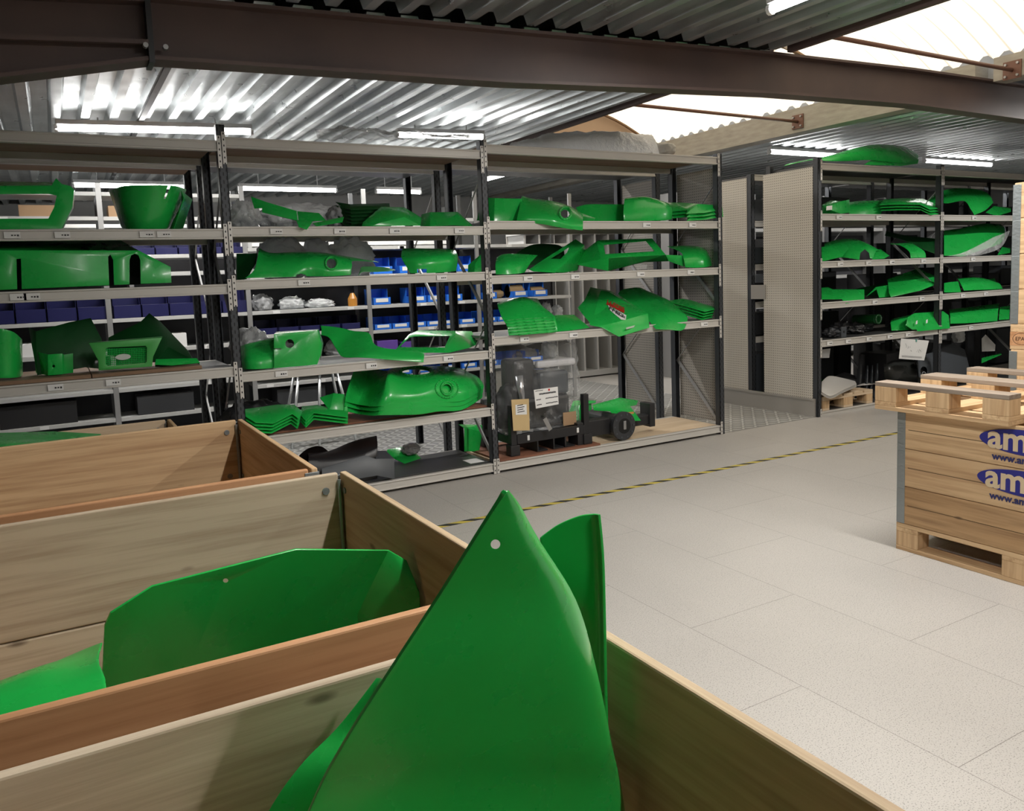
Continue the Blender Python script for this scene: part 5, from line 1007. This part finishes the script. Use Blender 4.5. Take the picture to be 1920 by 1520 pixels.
# ------------------------------------------------------------------ small-parts shelving across the rear aisle
FY = 8.2; FX = [-2.07, -.82, .43, 1.68, 2.93, 4.25, 5.55]
FL = [[2.42, 2.2, 1.85, 1.27, .97, .62, .35, .1]]*3+[[2.3, 1.9, 1.6, 1.27, 1.03, .74, .53, .3, .1]]+[[2.2, 1.9, 1.6, 1.27, 1.0, .75, .49, .12]]*2
LSH = mat('pale_shelf', (.5, .5, .49), .4, .1)
FRK = empty('shelving_unit', (1.7, FY, 0), 'long run of small-parts shelving across the rear aisle, seen through the racks', 'shelving')
for x in FX:
    for yy in (FY, FY+.42): B('upright', UPRG if yy > FY else BRACE, FRK, (x-.022, x+.022, yy-.012, yy+.012, 0, 2.5))
for b_, (xa, xb) in enumerate(zip(FX, FX[1:])):
    for z in FL[b_]:
        B('shelf', LSH, FRK, (xa+.023, xb-.023, FY-.01, FY+.42, z-.035, z), bevel=.002)
        for k in range(2):
            if random.random() < .6: x = random.uniform(xa+.1, xb-.15); B('label_card', WHITE, FRK, (x, x+.07, FY-.013, FY-.0105, z-.032, z-.004))
    B('back_panel', mat('gloom_backing', (.035, .037, .045), .6), FRK, (xa+.02, xb-.02, FY+.425, FY+.432, .05, 1.92 if b_ > 3 else 1.5))  # dark sheet added to darken the view behind the shelves
def bin_(x, z, wd, h, m, label, group, d=.28, y=FY+.01):
    R = empty('storage_bin', (x+wd/2, y+d/2, z+.001), label, 'bin', group); z += .0015
    B('body', m, R, (x, x+wd, y, y+.004, z, z+h*.45), (x, x+.004, y, y+d, z, z+h*.45), (x+wd-.004, x+wd, y, y+d, z, z+h*.45), (x, x+wd, y, y+d, z, z+.004), (x, x+wd, y+d-.004, y+d, z, z+h), (x, x+.004, y+.09, y+d, z+h*.45, z+h), (x+wd-.004, x+wd, y+.09, y+d, z+h*.45, z+h), bevel=.001)
    if m != DBLUE: B('label_card', WHITE, R, (x+wd*.15, x+wd*.85, y-.003, y-.001, z+h*.16, z+h*.40))
    return R
proto = {}
def bins(z, spots, wd, h, m, label, group):
    p0 = None
    for x in spots:
        if p0 is None: p0 = bin_(x, z, wd, h, m, label, group); b0 = x; continue
        c = p0.copy(); C.objects.link(c); c.location.x = p0.location.x+x-b0
        for ch in list(p0.children): q = ch.copy(); q.parent = c; C.objects.link(q)
NAVY = DBLUE
bins(1.27, [2.98, 3.40, 3.62, 3.85, 4.30, 4.72, 5.0], .2, .17, BLUE, 'blue storage bin on the upper shelf of the rear small-parts shelving', 'blue bins on the upper rear shelf')
bins(1.0, [2.98+.205*i for i in range(6)]+[4.29+.205*i for i in range(3)], .195, .13, BLUE, 'blue storage bin on the middle shelf of the rear small-parts shelving', 'blue bins on the middle rear shelf')
bins(.49, [2.98+.205*i for i in range(6)]+[4.29+.205*i for i in range(4)], .195, .13, BLUE, 'blue storage bin on the lower shelf of the rear small-parts shelving', 'blue bins on the lower rear shelf')
bins(1.6, [3.0, 3.3, 3.65, 4.0], .22, .18, BLUE, 'blue storage bin on the topmost bin shelf of the rear small-parts shelving', 'blue bins on the topmost rear bin shelf')
bins(1.85, [-.78+.2*i for i in range(6)]+[.47+.2*i for i in range(6)], .19, .14, NAVY, 'navy bin on the high shelf of the rear shelving at the left', 'navy bins on the high rear shelf')
bins(1.27, [.47+.24*i for i in range(5)]+[-.78+.24*i for i in range(5)], .23, .26, NAVY, 'navy bin on the shelf behind the dark hoods at the left', 'navy bins on the rear shelf at the left')
bins(1.03, [1.74+.22*i for i in range(5)], .2, .14, NAVY, 'navy bin on the rear shelf behind the third middle shelf', 'navy bins behind the third middle shelf')
def rbox(label, x, z, wx, h, m, name='carton', cat='box', dd=.25, grp=None): tag(B(name, m, None, (x, x+wx, FY+.02, FY+.02+dd, z+.001, z+h), bevel=.003), label, cat, grp)
rbox('left purple carton on the rear shelf below the bins', 3.0, .75, .24, .13, PURP); rbox('right purple carton on the rear shelf below the bins', 3.28, .75, .2, .1, PURP)
rbox('white printed carton on the rear shelf at the left', .50, .97, .30, .12, WHITE); rbox('second white printed carton on the rear shelf at the left', .82, .97, .26, .13, WHITE)
rbox('white sheet metal box at the far left of the rear shelf', -.6, .97, .55, .12, WENAM); rbox('brown carton on a high rear shelf at the left', .5, 2.2, .35, .1, CARD); rbox('brown carton next to the upright on a high rear shelf', -.2, 2.2, .3, .1, CARD)
rbox('dark box on the rear shelf near the aisle floor', .6, .35, .5, .18, BLK2); rbox('black box low on the rear shelving at the left', -.5, .35, .6, .2, BLACK); rbox('dark carton low behind the step stool', 1.9, .3, .5, .16, BLK2)
rbox('grey louvred box low on the rear shelving', 4.45, .12, .3, .3, STEEL); rbox('blue crate on the bottom rear shelf', 4.9, .12, .3, .25, BLUE, 'crate')
for k, (x, z, r, m, lab) in enumerate(((1.85, 1.27, (.10, .1, .09), PGREY, 'grey wrapped part at the left of the rear shelf behind the middle bay'), (2.15, 1.27, (.12, .1, .07), SILV, 'shiny wrapped part beside the grey wrap on the rear shelf'), (2.45, 1.27, (.15, .1, .05), SILV, 'flat shiny bag on the rear shelf behind the middle bay'), (2.0, .74, (.14, .1, .12), PGREY, 'dark shiny bag on the rear shelf above the step stool'), (2.6, .74, (.12, .1, .10), PGREY, 'second dark shiny bag on the rear shelf above the step stool'),
    (5.0, .49, (.14, .1, .08), PGREY, 'black wrapped part left on the rear shelf above the engine'), (5.32, .49, (.09, .1, .13), SILV, 'clear bag of small parts on the rear shelf above the engine'), (5.28, .97, (.07, .08, .1), SILV, 'silver foil bag right of the louvred hood'), (5.45, .97, (.06, .08, .08), SILV, 'small silver foil bag beside the rear shelf upright'))):
    zz = z if z != .97 else 1.0; lump('wrapped_part', lab, (x, FY+.2, zz), r, m, 40+k, base=zz)
for k, (x, r, lab) in enumerate(((4.52, .05, 'left small brass filter can on the rear shelf'), (4.80, .075, 'wide brass filter can in the middle of the rear shelf'), (5.1, .06, 'pale brass filter can right of the wide one'))):
    bm = bmesh.new(); bar(bm, (x-.08, FY+.15, 1.272+r), (x+.1, FY+.15, 1.272+r), r, 16); bar(bm, (x+.1, FY+.15, 1.272+r), (x+.13, FY+.15, 1.272+r), r*.7, 16); tag(put('filter_can', mat('brass_can', (.35, .25, .14), .35, .6), None, bm), lab, 'filter')
bm = bmesh.new(); bar(bm, (2.78, FY+.1, 1.271), (2.78, FY+.1, 1.35), .05, 14); bar(bm, (2.78, FY+.1, 1.35), (2.78, FY+.1, 1.41), .05, 14, .02); tag(put('bottle', AMBER, None, bm), 'amber bottle on the rear shelf beside the blue bins', 'bottle')
# partition rack and far shelving at the end of the right aisle
PR = empty('partition_rack', (6.4, 9.9, 0), 'pale partition rack with upright dividers at the back of the right aisle', 'rack')
for i in range(8): x = 5.75+i*.24; B('divider', PEGL if 0 else LSH, PR, (x, x+.03, 9.65, 10.1, .1, 2.1))
B('base', LSH, PR, (5.73, 7.47, 9.63, 10.1, .02, .1)); B('back_panel', STEEL, PR, (5.73, 7.47, 10.1, 10.12, .02, 2.1)); B('top', LSH, PR, (5.73, 7.47, 9.63, 10.12, 2.1, 2.14))
for k, (y, xa, xb, lab) in enumerate(((10.9, -3.5, 5.2, 'far row of pale shelving behind the rear small-parts shelving'), (8.6, 7.6, 15.2, 'row of shelving across the aisle behind the right racks'))):
    R = empty('shelving_unit', ((xa+xb)/2, y, 0), lab, 'shelving'); n_ = int((xb-xa)/1.3)
    for i in range(n_+1): x = xa+(xb-xa)*i/n_; B('upright', BRACE, R, (x-.025, x+.025, y, y+.4, 0, 2.6))
    for z in (.15, .55, .95, 1.35, 1.75, 2.1, 2.35): B('shelf', LSH, R, (xa+.03, xb-.03, y+.02, y+.38, z-.05, z))
    B('back_panel', mat('far_gloom_backing', (.06, .06, .068), .7), R, (xa, xb, y+.41, y+.43, .05, 2.0))  # dark backing added to deepen the gloom beyond this row
# step stool in the rear aisle
ST = empty('step_stool', (2.12, 7.5, 0), 'aluminium step stool standing in the rear aisle', 'step stool')
for (x0, y0), (x1, y1) in (((1.80, 7.36), (1.93, 7.45)), ((2.06, 7.36), (2.13, 7.45)), ((2.42, 7.36), (2.29, 7.45)), ((1.80, 7.72), (1.93, 7.6)), ((2.42, 7.72), (2.29, 7.6))):
    bm = bmesh.new(); bar(bm, (x0, y0, .006), (x1, y1, .69), .014, 10); put('leg', GALV, ST, bm, smooth=True)
B('platform', GALV, ST, (1.9, 2.32, 7.42, 7.64, .69, .715), bevel=.004); B('tread', GALV, ST, (1.86, 2.37, 7.38, 7.44, .33, .35), bevel=.003)

# dark boxes added to fill the gloom at the back of the right racks
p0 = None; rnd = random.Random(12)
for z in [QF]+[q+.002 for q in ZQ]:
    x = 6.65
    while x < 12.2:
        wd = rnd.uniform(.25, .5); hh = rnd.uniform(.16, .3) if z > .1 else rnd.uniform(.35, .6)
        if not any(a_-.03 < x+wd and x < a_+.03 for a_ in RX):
            o = B('gloom_box', (BLK2, BLACK, DGREY)[rnd.randrange(3)], None, (x, x+wd, 6.3, 6.7, z+.002, z+hh), bevel=.01)
            tag(o, 'added dark box filling the gloom at the back of the right racks', 'box', 'added dark boxes at the back of the right racks')
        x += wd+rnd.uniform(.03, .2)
